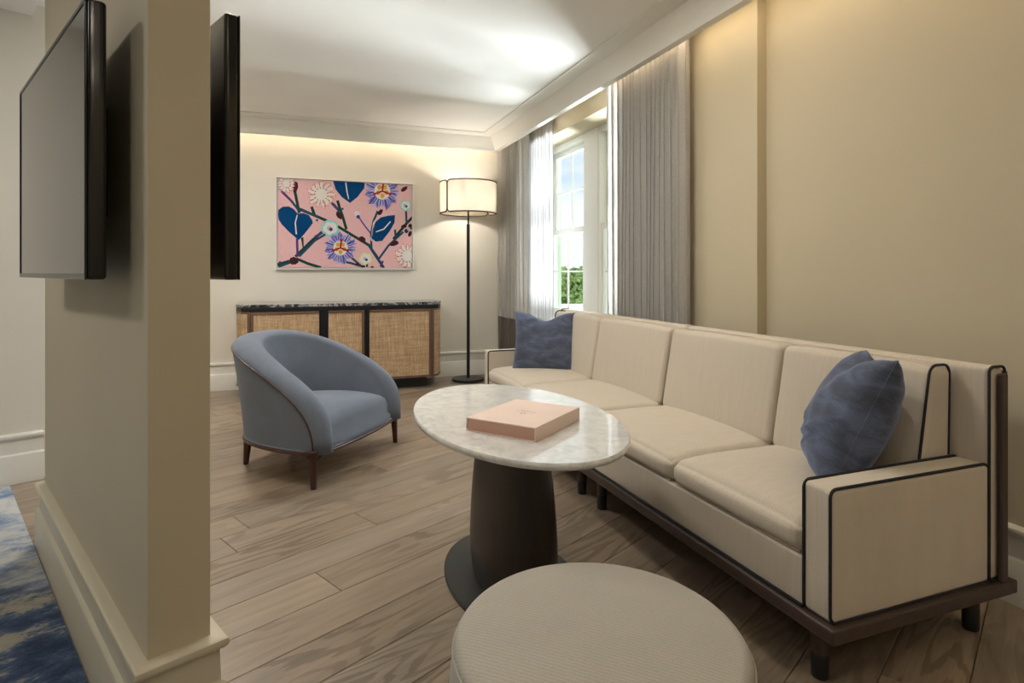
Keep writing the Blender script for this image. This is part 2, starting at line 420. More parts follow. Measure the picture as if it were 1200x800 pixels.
def carpet():
    m, t, b = new_mat('carpet_pile', (.3, .35, .45), .95, sheen=.2, spec=.1)
    v = coords(t, (1.7, 2.7, 1), (0, 0, radians(8))); n = noise(t, v, 1.9, 14, .78, 0); n2 = noise(t, coords(t), 260, 2)
    tcn = add(t, 'ShaderNodeTexCoord'); sp = add(t, 'ShaderNodeSeparateXYZ'); t.links.new(tcn.outputs['Object'], sp.inputs[0])
    ma = add(t, 'ShaderNodeMath', operation='MULTIPLY_ADD'); ma.inputs[1].default_value = .25; t.links.new(sp.outputs['Y'], ma.inputs[0])
    n3 = noise(t, coords(t, (.8, 1.3, 1)), 1.6, 6, .6); sb_ = add(t, 'ShaderNodeMath', operation='SUBTRACT'); sb_.inputs[1].default_value = .72; t.links.new(n3, sb_.inputs[0]); t.links.new(sb_.outputs[0], ma.inputs[2])
    big = ramp(t, ma.outputs[0], [(.40, (0, 0, 0)), (.60, (1, 1, 1))])  # lightens along the carpet: part pattern, part light painted into the colour
    a = ramp(t, n, [(.40, (.022, .040, .085)), (.50, (.060, .10, .19)), (.535, (.13, .17, .23)), (.56, (.34, .31, .25)), (.7, (.44, .40, .33))])
    c = ramp(t, n, [(.36, (.08, .13, .25)), (.44, (.25, .32, .45)), (.52, (.52, .53, .52)), (.7, (.62, .61, .57))])
    setc(t, b, mixc(t, big, a, c)); bump(t, b, n2, .6, .004); return m
M_carpet = carpet()
def emis(name, col, s):
    m = bpy.data.materials.new(name); m.use_nodes = True; t = m.node_tree; t.nodes.remove(t.nodes['Principled BSDF'])
    e = add(t, 'ShaderNodeEmission'); e.inputs[0].default_value = (*col, 1); e.inputs[1].default_value = s; t.links.new(e.outputs[0], t.nodes['Material Output'].inputs[0]); return m
M_diff = emis('fill_lamp_diffuser', (1, .93, .82), 3); M_strip = emis('led_strip', (1, .82, .60), 4)
def shade_mat():
    m, t, b = new_mat('linen_shade', (.82, .74, .60), .9, spec=.1)
    n = noise(t, coords(t, (300, 300, 60)), 1, 2); c = ramp(t, n, [(.3, (.84, .78, .67)), (.7, (.92, .88, .80))]); setc(t, b, c)
    tr = add(t, 'ShaderNodeBsdfTranslucent'); t.links.new(c, tr.inputs[0]); mxs = add(t, 'ShaderNodeMixShader'); mxs.inputs[0].default_value = .55
    t.links.new(b.outputs[0], mxs.inputs[1]); t.links.new(tr.outputs[0], mxs.inputs[2]); t.links.new(mxs.outputs[0], t.nodes['Material Output'].inputs[0]); return m
M_shade = shade_mat()
M_shbind = new_mat('brown_binding', (.07, .042, .022), .6)[0]
M_screen = new_mat('tv_screen', (.010, .010, .011), .10, spec=.8, coat=.5)[0]
M_gloss = new_mat('gloss_black', (.008, .008, .009), .18)[0]
M_white = new_mat('white_frame', (.78, .77, .76), .45)[0]

# frame of the bedroom side: local x = across the partition, local y = along it
QA = math.atan2(.4173, .9088)
def PQ(p, q): return (q*.9088-p*.4173, q*.4173+p*.9088)

# ================================================================= SETTING
H0 = 2.64
# floor slab and planks
bm = bmesh.new(); prism(bm, [(-4.6, -2.2), (2.7, -2.2), (2.7, 6.7), (-4.6, 6.7)], -.08, -.016)
floor = tag(mesh_obj('floor', bm, M_sub), kind='structure')
PA = radians(26.5); pc, ps = cos(PA), sin(PA); PW = .19
rows = range(-22, 40)
for r_ in rows:
    y0 = r_*PW; x = -6+random.random()*1.9
    while x < 8:
        Ln = random.choice((1.5, 1.8, 1.9, 2.1)); g = .0011
        quad = [(x+g, y0+g), (x+Ln-g, y0+g), (x+Ln-g, y0+PW-g), (x+g, y0+PW-g)]
        Wd = [(a*pc-b*ps, a*ps+b*pc) for a, b in quad]
        Wd = clip(Wd, 1, 0, 2.35); Wd = clip(Wd, 0, 1, 6.35) if Wd else Wd
        Wd = clip(Wd, -1, 0, 1.5) if Wd else Wd; Wd = clip(Wd, 0, -1, .75) if Wd else Wd
        Wd = clip(Wd, -.9088, -.4173, -.30) if Wd else Wd
        if len(Wd) > 2:
            loc = [(a*pc+b*ps-x, -a*ps+b*pc-y0) for a, b in Wd]
            bm = bmesh.new(); prism(bm, loc, -.015, 0)
            ed = [e for e in bm.edges if e.verts[0].co.z > -.001 and e.verts[1].co.z > -.001]
            bmesh.ops.bevel(bm, geom=ed, offset=.0012, segments=1, affect='EDGES')
            mesh_obj('plank', bm, M_oak, floor, loc=(x*pc-y0*ps, x*ps+y0*pc, 0), rz=PA)
        x += Ln

# walls
bm = bmesh.new()
box(bm, 2.36, 2.66, -2.0, 2.466, 0, 2.8)
box(bm, 2.30, 2.66, 2.466, 3.76, 0, 2.8)
box(bm, 2.30, 2.66, 3.76, 5.77, 0, .66)
box(bm, 2.30, 2.66, 3.76, 5.77, 2.45, 2.8)
box(bm, 2.30, 2.66, 5.77, 6.6, 0, 2.8)
tag(mesh_obj('wall_right', bm, M_wall_warmlit), kind='structure')
tag(boxobj('wall_far', (-1.45, 2.85, 6.36, 6.6, 0, 2.8), M_wall), kind='structure')
bm = bmesh.new(); box(bm, -1.45, -1.30, 4.09, 6.36, 0, 2.8)
tag(mesh_obj('wall_left', bm, M_wall), kind='structure')
bm = bmesh.new(); box(bm, -2.75, .50, 4.19, 4.34, 0, 2.8)
tag(mesh_obj('wall_bedroom', bm, M_wall, rz=QA), kind='structure')
bm = bmesh.new(); box(bm, -2.75, -2.6, -1.2, 4.19, 0, 2.8)
tag(mesh_obj('wall_bedroom_side', bm, M_wall, rz=QA), kind='structure')
tag(boxobj('wall_back', (-2.4, 2.85, -2.2, -2.0, 0, 2.8), M_wall), kind='structure')
bm = bmesh.new(); box(bm, .357, .491, 1.527, 3.136, 0, 2.74)
tag(mesh_obj('wall_partition', bm, M_wall_warmlit, rz=QA, bevel=.003), kind='structure')
# ceilings
bm = bmesh.new(); prism(bm, [(-1.45, -2.2), (2.85, -2.2), (2.85, 6.6), (-1.45, 6.6)], H0, H0+.1)
tag(mesh_obj('ceiling', bm, M_ceil), kind='structure')
bm = bmesh.new(); box(bm, -2.75, .424, -1.6, 4.30, 2.574, 2.638)
tag(mesh_obj('ceiling_bedroom', bm, M_ceil, rz=QA), kind='structure')
# dropped cornice with its cove: profile (offset into the room, z)
prof = [(0, 2.486), (.012, 2.488), (.014, 2.500), (.030, 2.535), (.055, 2.575), (.083, 2.612), (.085, 2.620), (.125, 2.630), (.195, 2.631), (.198, 2.640), (-.035, 2.640), (-.035, 2.486)]
bm = bmesh.new(); sweep(bm, [(2.083, -1.99), (2.083, 6.145), (-1.29, 6.145)], prof)
tag(mesh_obj('trim_1', bm, M_trim, auto=25), kind='structure')
# LED strips on the back of the cornice
bm = bmesh.new(); box(bm, 2.119, 2.131, -1.9, 6.10, 2.60, 2.612); box(bm, -1.25, 2.05, 6.181, 6.193, 2.60, 2.612)
tag(mesh_obj('cove_strip', bm, M_strip), 'warm white light strip tucked behind the ceiling cornice', 'light strip')
# baseboards
bp = [(0, 0), (.030, 0), (.030, .152), (.027, .158), (.018, .163), (.016, .236), (.024, .240), (.031, .247), (.033, .255), (.031, .263), (.024, .268), (0, .270)]
def baseboard(name, path, closed=False, loc=None, rz=None, mat=None):
    bm = bmesh.new(); sweep(bm, path, bp, closed)
    return tag(mesh_obj(name, bm, mat or M_trim, auto=35, loc=loc, rz=rz), kind='structure')
baseboard('baseboard_right', [(2.36, -1.99), (2.36, 2.466), (2.30, 2.466), (2.30, 6.36)])
baseboard('baseboard_far', [(2.27, 6.36), (-1.30, 6.36)])
baseboard('baseboard_left', [(-1.30, 6.33), (-1.30, 4.2)])
baseboard('baseboard_bedroom', [(.47, 4.19), (-2.6, 4.19)], rz=QA)
baseboard('baseboard_partition', [(.357, 1.527), (.357, 3.136), (.491, 3.136), (.491, 1.527)], True, rz=QA, mat=M_trimtan)
# carpet of the bedroom side
bm = bmesh.new(); box(bm, -2.56, .322, -1.1, 4.155, -.015, .006)
tag(mesh_obj('carpet', bm, M_carpet, rz=QA), 'blue and cream mottled carpet left of the television wall', 'carpet')

# ---------------------------------------------------------------- window
def window(n, y0, y1):
    """double-hung unit filling y0..y1, z .70..2.45; room side at x 2.54"""
    wn = empty('window_%d' % n, (2.54, (y0+y1)/2, .70)); tag(wn, kind='structure')
    W = (y1-y0)/2; Hh = 1.75
    def part(name, boxes, mat, par=wn, bev=.004, **kw):
        bm = bmesh.new()
        for b_ in boxes: box(bm, *b_)
        return mesh_obj(name, bm, mat, par, bevel=bev, **kw)
    j = .038
    part('frame', [(0, .098, -W, -W+j, 0, Hh), (0, .098, W-j, W, 0, Hh), (0, .098, -W+j, W-j, Hh-.06, Hh), (0, .12, -W+j, W-j, 0, .03)], M_win)
    part('jamb_liner', [(.099, .135, -W, -W+j+.006, 0, Hh), (.099, .135, W-j-.006, W, 0, Hh), (.099, .135, -W+j+.006, W-j-.006, Hh-.06, Hh)], M_winext)
    # sashes
    for nm, xo, z0, z1 in (('upper_sash', .056, .84, Hh-.06), ('lower_sash', .012, .03, .885)):
        a = W-j; s = .040; m_ = .0085
        sash = part(nm, [(xo, xo+.040, -a, -a+s, z0, z1), (xo, xo+.040, a-s, a, z0, z1), (xo, xo+.040, -a+s, a-s, z1-.05, z1), (xo, xo+.040, -a+s, a-s, z0, z0+.055)], M_win)
        zc = (z0+.055+z1-.05)/2
        mt = part('muntin', [(xo+.012, xo+.028, -m_, m_, z0+.055, z1-.05), (xo+.013, xo+.027, -a+s, a-s, zc-m_, zc+m_)], M_win, sash, .003)
        for ya, yb in ((-a+s, -m_), (m_, a-s)):
            for za, zb in ((z0+.055, zc-m_), (zc+m_, z1-.05)):
                part('pane', [(xo+.019, xo+.023, ya-.004, yb+.004, za-.004, zb+.004)], M_glass, sash, 0)
window(1, 4.885, 5.745)
window(2, 3.785, 4.645)
bm = bmesh.new(); box(bm, 2.535, 2.66, 4.645, 4.885, .70, 2.45); box(bm, 2.53, 2.66, 3.76, 3.785, .7, 2.45); box(bm, 2.53, 2.66, 5.745, 5.77, .7, 2.45)
tag(mesh_obj('trim_2', bm, M_win, bevel=.004), kind='structure')
bm = bmesh.new(); box(bm, 2.27, 2.665, 3.77, 5.76, .665, .70)
tag(mesh_obj('trim_3', bm, M_trim, bevel=.006), kind='structure')

# ================================================================= CURTAINS
def curtain_mesh(y0, y1, z0, z1, nf, amp, xc, seed, nz=2, gather=0, ripple=.012):
    rnd = random.Random(seed); n = nf*12; bm = bmesh.new(); rows_ = []
    ph = [rnd.uniform(-.5, .5) for _ in range(nf+2)]; am = [rnd.uniform(.65, 1.15) for _ in range(nf+2)]
    zs = [z0+(z1-z0)*i/nz for i in range(nz+1)]
    for z in zs:
        R = []
        for i in range(n+1):
            t = i/n; k = t*nf; a = k-int(k); i0 = min(int(k), nf)
            A = am[i0]*(1-a)+am[i0+1]*a; P = ph[i0]*(1-a)+ph[i0+1]*a
            fall = 1+.15*(1-z/2.6)
            x = xc+amp*A*sin(2*pi*k+P*(.6+.4*sin(z*1.3)))*fall+ripple*sin(5*t*pi+z*.7)
            y = y0+(y1-y0)*t+.010*sin(4*pi*k+P)
            R.append(bm.verts.new((x, y, z)))
        rows_.append(R)
    for a in range(len(rows_)-1):
        for i in range(n): bm.faces.new((rows_[a][i], rows_[a][i+1], rows_[a+1][i+1], rows_[a+1][i]))
    bmesh.ops.solidify(bm, geom=bm.faces[:], thickness=.0025)
    return bm
def curtain(y0, y1, nf, amp, xc, seed, label):
    e = empty('curtain', (0, 0, 0)); tag(e, label, 'curtain')
    mesh_obj('drape', curtain_mesh(y0, y1, .655, 2.60, nf, amp, xc, seed, 16), M_drape, e, smooth=True)
    mesh_obj('hem_band', curtain_mesh(y0, y1, .02, .655, nf, amp, xc, seed, 6), M_band, e, smooth=True)
    return e
curtain(2.955, 3.83, 15, .036, 2.205, 3, 'grey linen curtain with many folds, right of the window behind the sofa')
curtain(5.50, 6.30, 11, .034, 2.195, 5, 'grey linen curtain with taupe bottom band in the far corner beside the floor lamp')
e = mesh_obj('sheer_curtain', curtain_mesh(5.02, 5.62, .02, 2.60, 9, .016, 2.262, 8, 16, ripple=.006), M_sheer, smooth=True)
tag(e, 'white translucent sheer curtain between the far grey curtain and the window', 'curtain')
t = boxobj('curtain_track', (2.185, 2.215, 2.9, 6.33, 2.605, 2.635), M_white); tag(t, 'slim white curtain track under the ceiling above the window', 'curtain track')
t2 = boxobj('curtain_track', (2.254, 2.274, 2.9, 6.33, 2.607, 2.635), M_black); tag(t2, 'slim black curtain track close to the window wall, carrying the sheer', 'curtain track')

# ================================================================= SOFA
SX0, SBX0, SBX1 = 1.345, 1.985, 2.058      # front, back front face, back rear face
def xz_loop(y, P): return [(a, y, b) for a, b in P]
def sofa_section(y0, y1, arm, bounds, label, gap0, gap1):
    """arm: -1 arm at low y end, +1 at high y end"""
    s = empty('sofa_section', ((SX0+SBX1)/2, (y0+y1)/2, 0)); ox, oy = s.location.x, s.location.y
    tag(s, label, 'sofa', 'two sofa sections pushed together along the wall'); del s['group']
    def pt(bm):
        bmesh.ops.translate(bm, verts=bm.verts, vec=(-ox, -oy, 0)); return bm
    def part(name, bm, mat, **kw): return mesh_obj(name, pt(bm), mat, s, **kw)
    a0, a1 = (y0+.01, y0+.105) if arm < 0 else (y1-.105, y1-.01)
    # platform
    bm = bmesh.new(); py0 = y0-.012 if arm < 0 else y0; py1 = y1+.012 if arm > 0 else y1
    prism(bm, [(1.325, py0), (2.085, py0), (2.085, py1), (1.325, py1)], .165, .205); part('platform', bm, M_wal, bevel=.005)
    # base
    by0, by1 = (a1, y1-.002) if arm < 0 else (y0+.002, a0)
    bm = bmesh.new(); rbox(bm, ((SX0+.004+SBX0)/2, (by0+by1)/2, .2765), ((SBX0-SX0)/2, (by1-by0)/2, .069), .008, 4); part('seat_base', bm, M_sofa, auto=50)
    # arm
    bm = bmesh.new(); rbox(bm, ((SX0+1.988)/2, (a0+a1)/2, .386), ((1.988-SX0)/2, (a1-a0)/2, .1795), .014, 6, (0, 0, .004)); part('arm', bm, M_sofa, auto=60)
    for yy in ((a0+.004, a1-.004) if arm < 0 else (a0+.004,)):
        bm = bmesh.new(); tube(bm, dense(xz_loop(yy, rrect(SX0-.001, 1.986, .207, .567, .022)), .05, True), .0045, 6, True); part('arm_piping', bm, M_pipe_dark, smooth=True)
    # back
    k0 = y0+.002 if arm > 0 else a0; k1 = y1-.002 if arm < 0 else a1
    def lean(q, P):
        q.x += .012*(q.z/.32); return q
    bm = bmesh.new(); rbox(bm, ((SBX0+SBX1)/2, (k0+k1)/2, .534), ((SBX1-SBX0)/2, (k1-k0)/2, .327), .018, 6, (0, 0, 0)); part('back', bm, M_sofa, auto=60)
    ye = a0-.001 if arm < 0 else a1+.001
    bm = bmesh.new(); tube(bm, dense(xz_loop(ye, rrect(SBX0, SBX1, .208, .861, .018)), .05, True), .0045, 6, True); part('back_piping', bm, M_pipe_dark, smooth=True)
    ysgn = -1 if arm < 0 else 1
    bm = bmesh.new(); q0, q1 = sorted((ye, ye+ysgn*.018)); box(bm, 2.012, 2.047, q0+(.003 if ysgn > 0 else 0), q1-(.003 if ysgn < 0 else 0), .205, .842); part('end_post', bm, M_walP, bevel=.006)
    bm = bmesh.new(); box(bm, SBX1+.001, SBX1+.018, k0, k1, .205, .845); part('back_panel', bm, M_wal, bevel=.004)
    # base piping along platform
    bm = bmesh.new(); tube(bm, [(SX0-.001, by0, .209), (SX0-.001, by1, .209)], .005, 6); part('base_piping', bm, M_pipe_dark, smooth=True)
    # cushions
    for (c0, c1) in bounds:
        g = .0025
        def seatf(q, P, w=(c1-c0)/2):
            f = max(0, P.z)
            q.z += f*(.010*(1-P.y**4)-.016*max(0, -P.x)**4*1.0)
            q.x -= .012*(1-abs(P.z)**2)*max(0, -P.x)*(1-P.y**6)
            return q
        bm = bmesh.new(); rbox(bm, ((SX0-.004+SBX0-.03)/2+.0, (c0+c1)/2, .398), ((SBX0-.03-SX0+.004)/2, (c1-c0)/2-g, .052), .038, 10, (0, 0, .012), seatf)
        part('seat_cushion', bm, M_sofa, smooth=True)
        bm = bmesh.new(); yb = .006
        tube(bm, dense([(SX0+.010, c0+.02, .352), (SX0+.010, c1-.02, .352)], .1), .004, 6); part('seat_piping', bm, M_sofa, smooth=True)
        def backf(q, P):
            # leaning slab, thicker at the foot
            q.x += .034*(q.z/.2)*(1 if P.x < 0 else .12)
            q.z -= .006*(P.y**4)*(P.z > 0); q.x -= .010*(1-P.y**4)*(1-P.z**2)*(P.x < 0)
            return q
        bm = bmesh.new(); rbox(bm, (1.913, (c0+c1)/2, .648), (.062, (c1-c0)/2-.004, .206), .026, 10, (0, -.003, .006), backf)
        bc = part('back_cushion', bm, M_sofa, auto=40)
        end = c0 if (arm < 0 and abs(c0-a1) < .05) else (c1 if arm > 0 and abs(c1-a0) < .05 else None)
        if end is not None:
            sg = 1 if end == c0 else -1
            P = rrect(-.060, .060, -.204, .207, .028); Q = []
            for a, b_ in P: Q.append((1.913+a+.034*(b_/.2)*(1 if a < 0 else .12)-.002, end+sg*.012, .648+b_))
            bm = bmesh.new(); tube(bm, dense(Q, .05, True), .0045, 6, True); pp = part('cushion_piping', bm, M_pipe_dark, smooth=True)
            bcw = pp; pp.parent = bc
        bm = bmesh.new(); tube(bm, [(1.862, c0+.01, .452), (1.862, c1-.01, .452)], .0045, 6); p2 = part('cushion_piping', bm, M_pipe_dark, smooth=True); p2.parent = bc
    # legs
    for lx in (1.405, 2.05):
        for ly in (gap0, gap1):
            bm = bmesh.new(); lathe(bm, [(.0235, .068), (.0235, .167)], 20, cx=lx, cy=ly); lg = part('leg', bm, M_walP, auto=40)
            bm = bmesh.new(); lathe(bm, [(.0215, 0), (.0235, .004), (.0245, .068), (.0235, .070)], 20, cx=lx, cy=ly); cp = part('leg_cap', bm, M_blackm, auto=40); cp.parent = lg
    return s
sofa_section(1.163, 2.648, -1, [(1.270, 1.885), (1.885, 2.645)], 'cream herringbone sofa section with its arm at the near right end, dark piping', 1.265, 2.53)
sofa_section(2.652, 4.235, 1, [(2.655, 3.43), (3.43, 4.128)], 'cream herringbone sofa section with its arm at the far end under the window', 2.74, 4.12)

# ---------------------------------------------------------------- pillows
def pillow(name, W, Hh, T, chop, seed, crease=()):
    crease = [c[:5]+(c[5]*.6,) for c in crease]
    rnd = random.Random(seed); n = 40; bm = bmesh.new(); side = {}
    def sg(x, p): return math.copysign(abs(x)**p, x)
    for s in (1, -1):
        for i in range(n+1):
            for j in range(n+1):
                u = -1+2*i/n; v = -1+2*j/n
                u = math.sin(u*pi/2)*.6+u*.4; v = math.sin(v*pi/2)*.6+v*.4
                if s < 0 and (i in (0, n) or j in (0, n)): side[s, i, j] = side[1, i, j]; continue
                x = W/2*u*(1-.075*(1-v*v)*abs(u)**3); z = Hh/2*v*(1-.06*(1-u*u)*abs(v)**3)
                th = T/2*((1-u*u)*(1-v*v))**.42 if abs(u) < 1 and abs(v) < 1 else 0
                if chop: 
                    d = chop*math.exp(-(x/(.20*W))**2)*max(0, (v+1)/2)**3; z -= d; th *= 1-.35*math.exp(-(x/(.15*W))**2)*max(0, v)**2
                inner = (1-u*u)*(1-v*v)
                wr = .004*sin(9*u+4*v*v+seed)*sin(7*v+2*u+seed)*inner**.5+.003*sin(15*v+9*u*u)*(abs(v)**2)*inner**.8
                cr = 0
                for (cu, cv, ang, ln, wd, dp) in crease:
                    if s < 0: break
                    du, dv = u-cu, v-cv; a = du*cos(ang)+dv*sin(ang); b_ = -du*sin(ang)+dv*cos(ang)
                    cr -= dp*math.exp(-(a/ln)**2-(b_/wd)**2); cr += dp*.6*math.exp(-(a/ln)**2-((b_-1.9*wd)/wd)**2)
                side[s, i, j] = bm.verts.new((x, -s*(th+wr*(1 if inner > .001 else 0)+cr*min(1, inner*2.5)), z))
        for i in range(n):
            for j in range(n):
                f = [side[s, i, j], side[s, i+1, j], side[s, i+1, j+1], side[s, i, j+1]]
                bm.faces.new(f if s > 0 else f[::-1])
    o = mesh_obj(name, bm, M_velvet, smooth=True)
    # seam
    P = []
    m = 40
    def edge(u, v):
        x = W/2*u*(1-.075*(1-v*v)*abs(u)**3); z = Hh/2*v*(1-.06*(1-u*u)*abs(v)**3)
        if chop: z -= chop*math.exp(-(x/(.20*W))**2)*max(0, (v+1)/2)**3
        return (x, 0, z)
    for i in range(m): P.append(edge(-1+2*i/m, -1))
    for i in range(m): P.append(edge(1, -1+2*i/m))
    for i in range(m): P.append(edge(1-2*i/m, 1))
    for i in range(m): P.append(edge(-1, 1-2*i/m))
    bm = bmesh.new(); tube(bm, P, .0028, 5, True); mesh_obj('seam', bm, M_velvet, o, smooth=True)
    return o
p1 = pillow('throw_pillow', .45, .43, .17, .055, 1)
p1.location = (1.69, 3.885, .652); p1.rotation_euler = (radians(-17), 0, radians(-31))
tag(p1, 'dark blue velvet cushion with a dented top at the window end of the sofa', 'pillow')
p2 = pillow('throw_pillow', .45, .45, .23, .05, 4, [(.1, -.55, .25, .35, .045, .022), (-.2, -.62, -.1, .3, .04, .016), (.45, -.42, .35, .3, .05, .02), (-.35, -.35, -.5, .25, .05, .012)])
p2.location = (1.735, 1.445, .672); p2.rotation_euler = (radians(-24), radians(-3), radians(-131))
tag(p2, 'blue velvet cushion leaning in the near corner of the sofa against the armrest', 'pillow')

# ================================================================= COFFEE TABLE
TX, TY = .765, 2.07
tb = empty('coffee_table', (TX, TY, 0)); tag(tb, 'oval white marble coffee table on a dark wooden drum pedestal', 'coffee table')
bm = bmesh.new(); lathe(bm, [(0, .594), (.955, .594), (.985, .598), (.998, .606), (1, .611), (.996, .617), (.99, .62), (0, .62)], 96, .354, .608)
mesh_obj('table_top', bm, M_marble, tb, auto=30)
bm = bmesh.new()
prof = []
for i in range(25):
    z = .014+(.594-.014)*i/24; k = (z-.014)/.58
    f = 1.0-.24*max(0, k-.18)**1.7/(.82**1.7) - .07*max(0, .18-k)**1.5/(.18**1.5)
    prof.append((f, z))
lathe(bm, prof, 72, .140, .285); mesh_obj('pedestal', bm, M_wenge, tb, auto=40)
bm = bmesh.new(); lathe(bm, [(0, 0), (1, 0), (1, .010), (.985, .014), (0, .014)], 80, .240, .392); mesh_obj('base_plate', bm, M_steel, tb, auto=30)

# gift box
gx, gy = .750, 1.897; ga = math.atan2(1.682-1.89, .711-.545)
gb = empty('keepsake_box', (gx, gy, .62), ga); tag(gb, 'pale pink square presentation box lying on the marble table', 'box')
a, b_ = .133, .164
bm = bmesh.new(); box(bm, -a, a, -b_, b_, .041, .045); mesh_obj('lid', bm, M_pink, gb, bevel=.0012)
bm = bmesh.new(); box(bm, -a, a, -b_, b_, 0, .003); mesh_obj('bottom_board', bm, M_pink, gb, bevel=.001)
bm = bmesh.new(); box(bm, a-.004, a, -b_, b_, .003, .041); mesh_obj('spine', bm, M_pink, gb)
bm = bmesh.new(); box(bm, -a, -a+.004, -b_, b_, .006, .041); mesh_obj('front_flap', bm, M_pink, gb, bevel=.001)
bm = bmesh.new(); box(bm, -a+.006, a-.006, -b_+.004, b_-.004, .003, .040); mesh_obj('tray', bm, M_pinkd, gb, bevel=.001)
bm = bmesh.new()     # foil print: two faint lines of small capitals and a little emblem, too worn to read
rnd = random.Random(3)
for (yy, n_, hh) in ((.012, 6, .007), (-.001, 8, .008)):
    for i in range(n_):
        x0 = (i-n_/2)*.0078
        box(bm, x0, x0+.0012, yy, yy+hh, .045, .0453)
        if rnd.random() < .8: box(bm, x0, x0+.005, yy+hh-.0012, yy+hh, .045, .0453)
        if rnd.random() < .6: box(bm, x0, x0+.004, yy+hh*.45, yy+hh*.45+.0011, .045, .0453)
        if rnd.random() < .5: box(bm, x0+.004, x0+.0052, yy, yy+hh, .045, .0453)
for k in range(5):
    an = radians(90+(k-2)*38); cx, cy = .007*cos(an), -.018+.007*sin(an)
    prism(bm, [(cx+.0032*cos(j*pi/4), cy+.0032*sin(j*pi/4)) for j in range(8)], .045, .0453)
box(bm, -.0008, .0008, -.027, -.018, .045, .0453)
o = mesh_obj('foil_mark', bm, M_gold, gb); o.location = (.004, .0, 0); o.scale = (1.25, 1.25, 1)

# ================================================================= OTTOMAN
ot = empty('ottoman', (.598, 1.090, 0)); tag(ot, 'round beige upholstered ottoman in the foreground', 'ottoman')
R = .310
bm = bmesh.new(); lathe(bm, [(0, .012), (R-.03, .012), (R-.012, .02), (R, .05), (R+.006, .15), (R+.006, .26), (R, .335), (R-.006, .368), (R-.012, .375)], 96)
mesh_obj('body', bm, M_ott, ot, auto=60)
bm = bmesh.new(); pr = [(R-.012, .374)]
for i in range(9):
    a = radians(90*i/8); pr.append((R-.036+.028*cos(a), .378+.026*sin(a)))
for r_ in (.22, .17, .11, .05, 0): pr.append((r_, .404+.014*(1-(r_/R)**2)))
lathe(bm, pr, 96); mesh_obj('cushion_top', bm, M_ott_top, ot, smooth=True)
bm = bmesh.new(); tube(bm, [((R-.0065)*cos(a), (R-.0065)*sin(a), .377) for a in [2*pi*i/96 for i in range(96)]], .0032, 6, True); mesh_obj('welt', bm, M_ott, ot, smooth=True)
bm = bmesh.new(); lathe(bm, [(0, 0), (R-.05, 0), (R-.05, .012), (0, .012)], 48); mesh_obj('plinth', bm, M_blackm, ot)

# ================================================================= ARMCHAIR
# local x = sideways (toward the far front leg), local y = toward the back
ch = empty('armchair', (.366, 3.645, 0), math.atan2(.795, .606)); tag(ch, 'blue grey upholstered barrel armchair with dark reddish wooden legs', 'armchair')
def spow(v, p): return math.copysign(abs(v)**p, v)
HB = .185
def ring(th, Wd, D, y0=0.0, p=2/2.5): return (Wd*spow(sin(th), p), y0+D*abs(cos(th))**p)
def rimh(th):
    y = abs(cos(th))**(2/2.5)
    return HB+.550*max(0, y)**.40
ths = [radians(-90+180*i/72) for i in range(73)]
# ease sampling near the front so the steep nose gets enough rings
ths = [radians(90*math.copysign(abs(x)**.55, x)) if False else radians(90*math.sin(x*pi/2)) for x in [-1+2*i/96 for i in range(97)]]
def outer_pt(th, t):
    z = HB+(rimh(th)-HB)*t; fl = .055*((z-HB)/.56)**1.3
    x, y = ring(th, .452+fl*.75, .690+fl*1.5); return Vector((x, y+.0, z))
def inner_pt(th, t, th_=.128):
    z = HB+(rimh(th)-HB)*t; fl = .055*((z-HB)/.56)**1.3
    x, y = ring(th, .452+fl*.55-th_, .690+fl*.9-th_*1.15, 0); return Vector((x, max(y, .0), z))
bm = bmesh.new(); nt_o = 12; rows_ = []
for th in ths: rows_.append([bm.verts.new(outer_pt(th, k/nt_o)) for k in range(nt_o+1)])
for i in range(len(ths)-1):
    for k in range(nt_o): bm.faces.new((rows_[i][k], rows_[i+1][k], rows_[i+1][k+1], rows_[i][k+1]))
bmesh.ops.remove_doubles(bm, verts=bm.verts, dist=.0003)
mesh_obj('outer_back', bm, M_chair, ch, smooth=True)
# inner shell with fat rolled rim
bm = bmesh.new(); rows_ = []
for th in ths:
    o_ = outer_pt(th, 1); i_ = inner_pt(th, 1); hN = rimh(th)-HB
    bulge = .048*min(1, hN/.15)
    R_ = []
    for k in range(13):
        a = pi*k/12; c_ = (1+cos(a))/2
        P = i_.lerp(o_, c_); P.z += bulge*sin(a)**.8-.004
        if abs(cos(th)) < .35:   # swell the nose of the arm forward
            P.y -= .070*sin(a)*(1-abs(cos(th))/.35)
        R_.append(P)
    for k in range(1, 9):
        t_ = 1-k/8; P = inner_pt(th, t_); sw = sin(pi*k/8)*.018
        d = Vector((P.x, P.y-.25, 0)); 
        if d.length > 0: P -= d.normalized()*sw
        if abs(cos(th)) < .35: P.y -= .0*(1-abs(cos(th))/.35)
        R_.append(P)
    rows_.append([bm.verts.new(P) for P in R_])
for i in range(len(ths)-1):
    for k in range(len(rows_[0])-1): bm.faces.new((rows_[i][k], rows_[i+1][k], rows_[i+1][k+1], rows_[i][k+1]))
for R_ in (rows_[0], rows_[-1]): bm.faces.new(R_)
bmesh.ops.remove_doubles(bm, verts=bm.verts, dist=.0003)
mesh_obj('inner_back', bm, M_chair, ch, smooth=True)
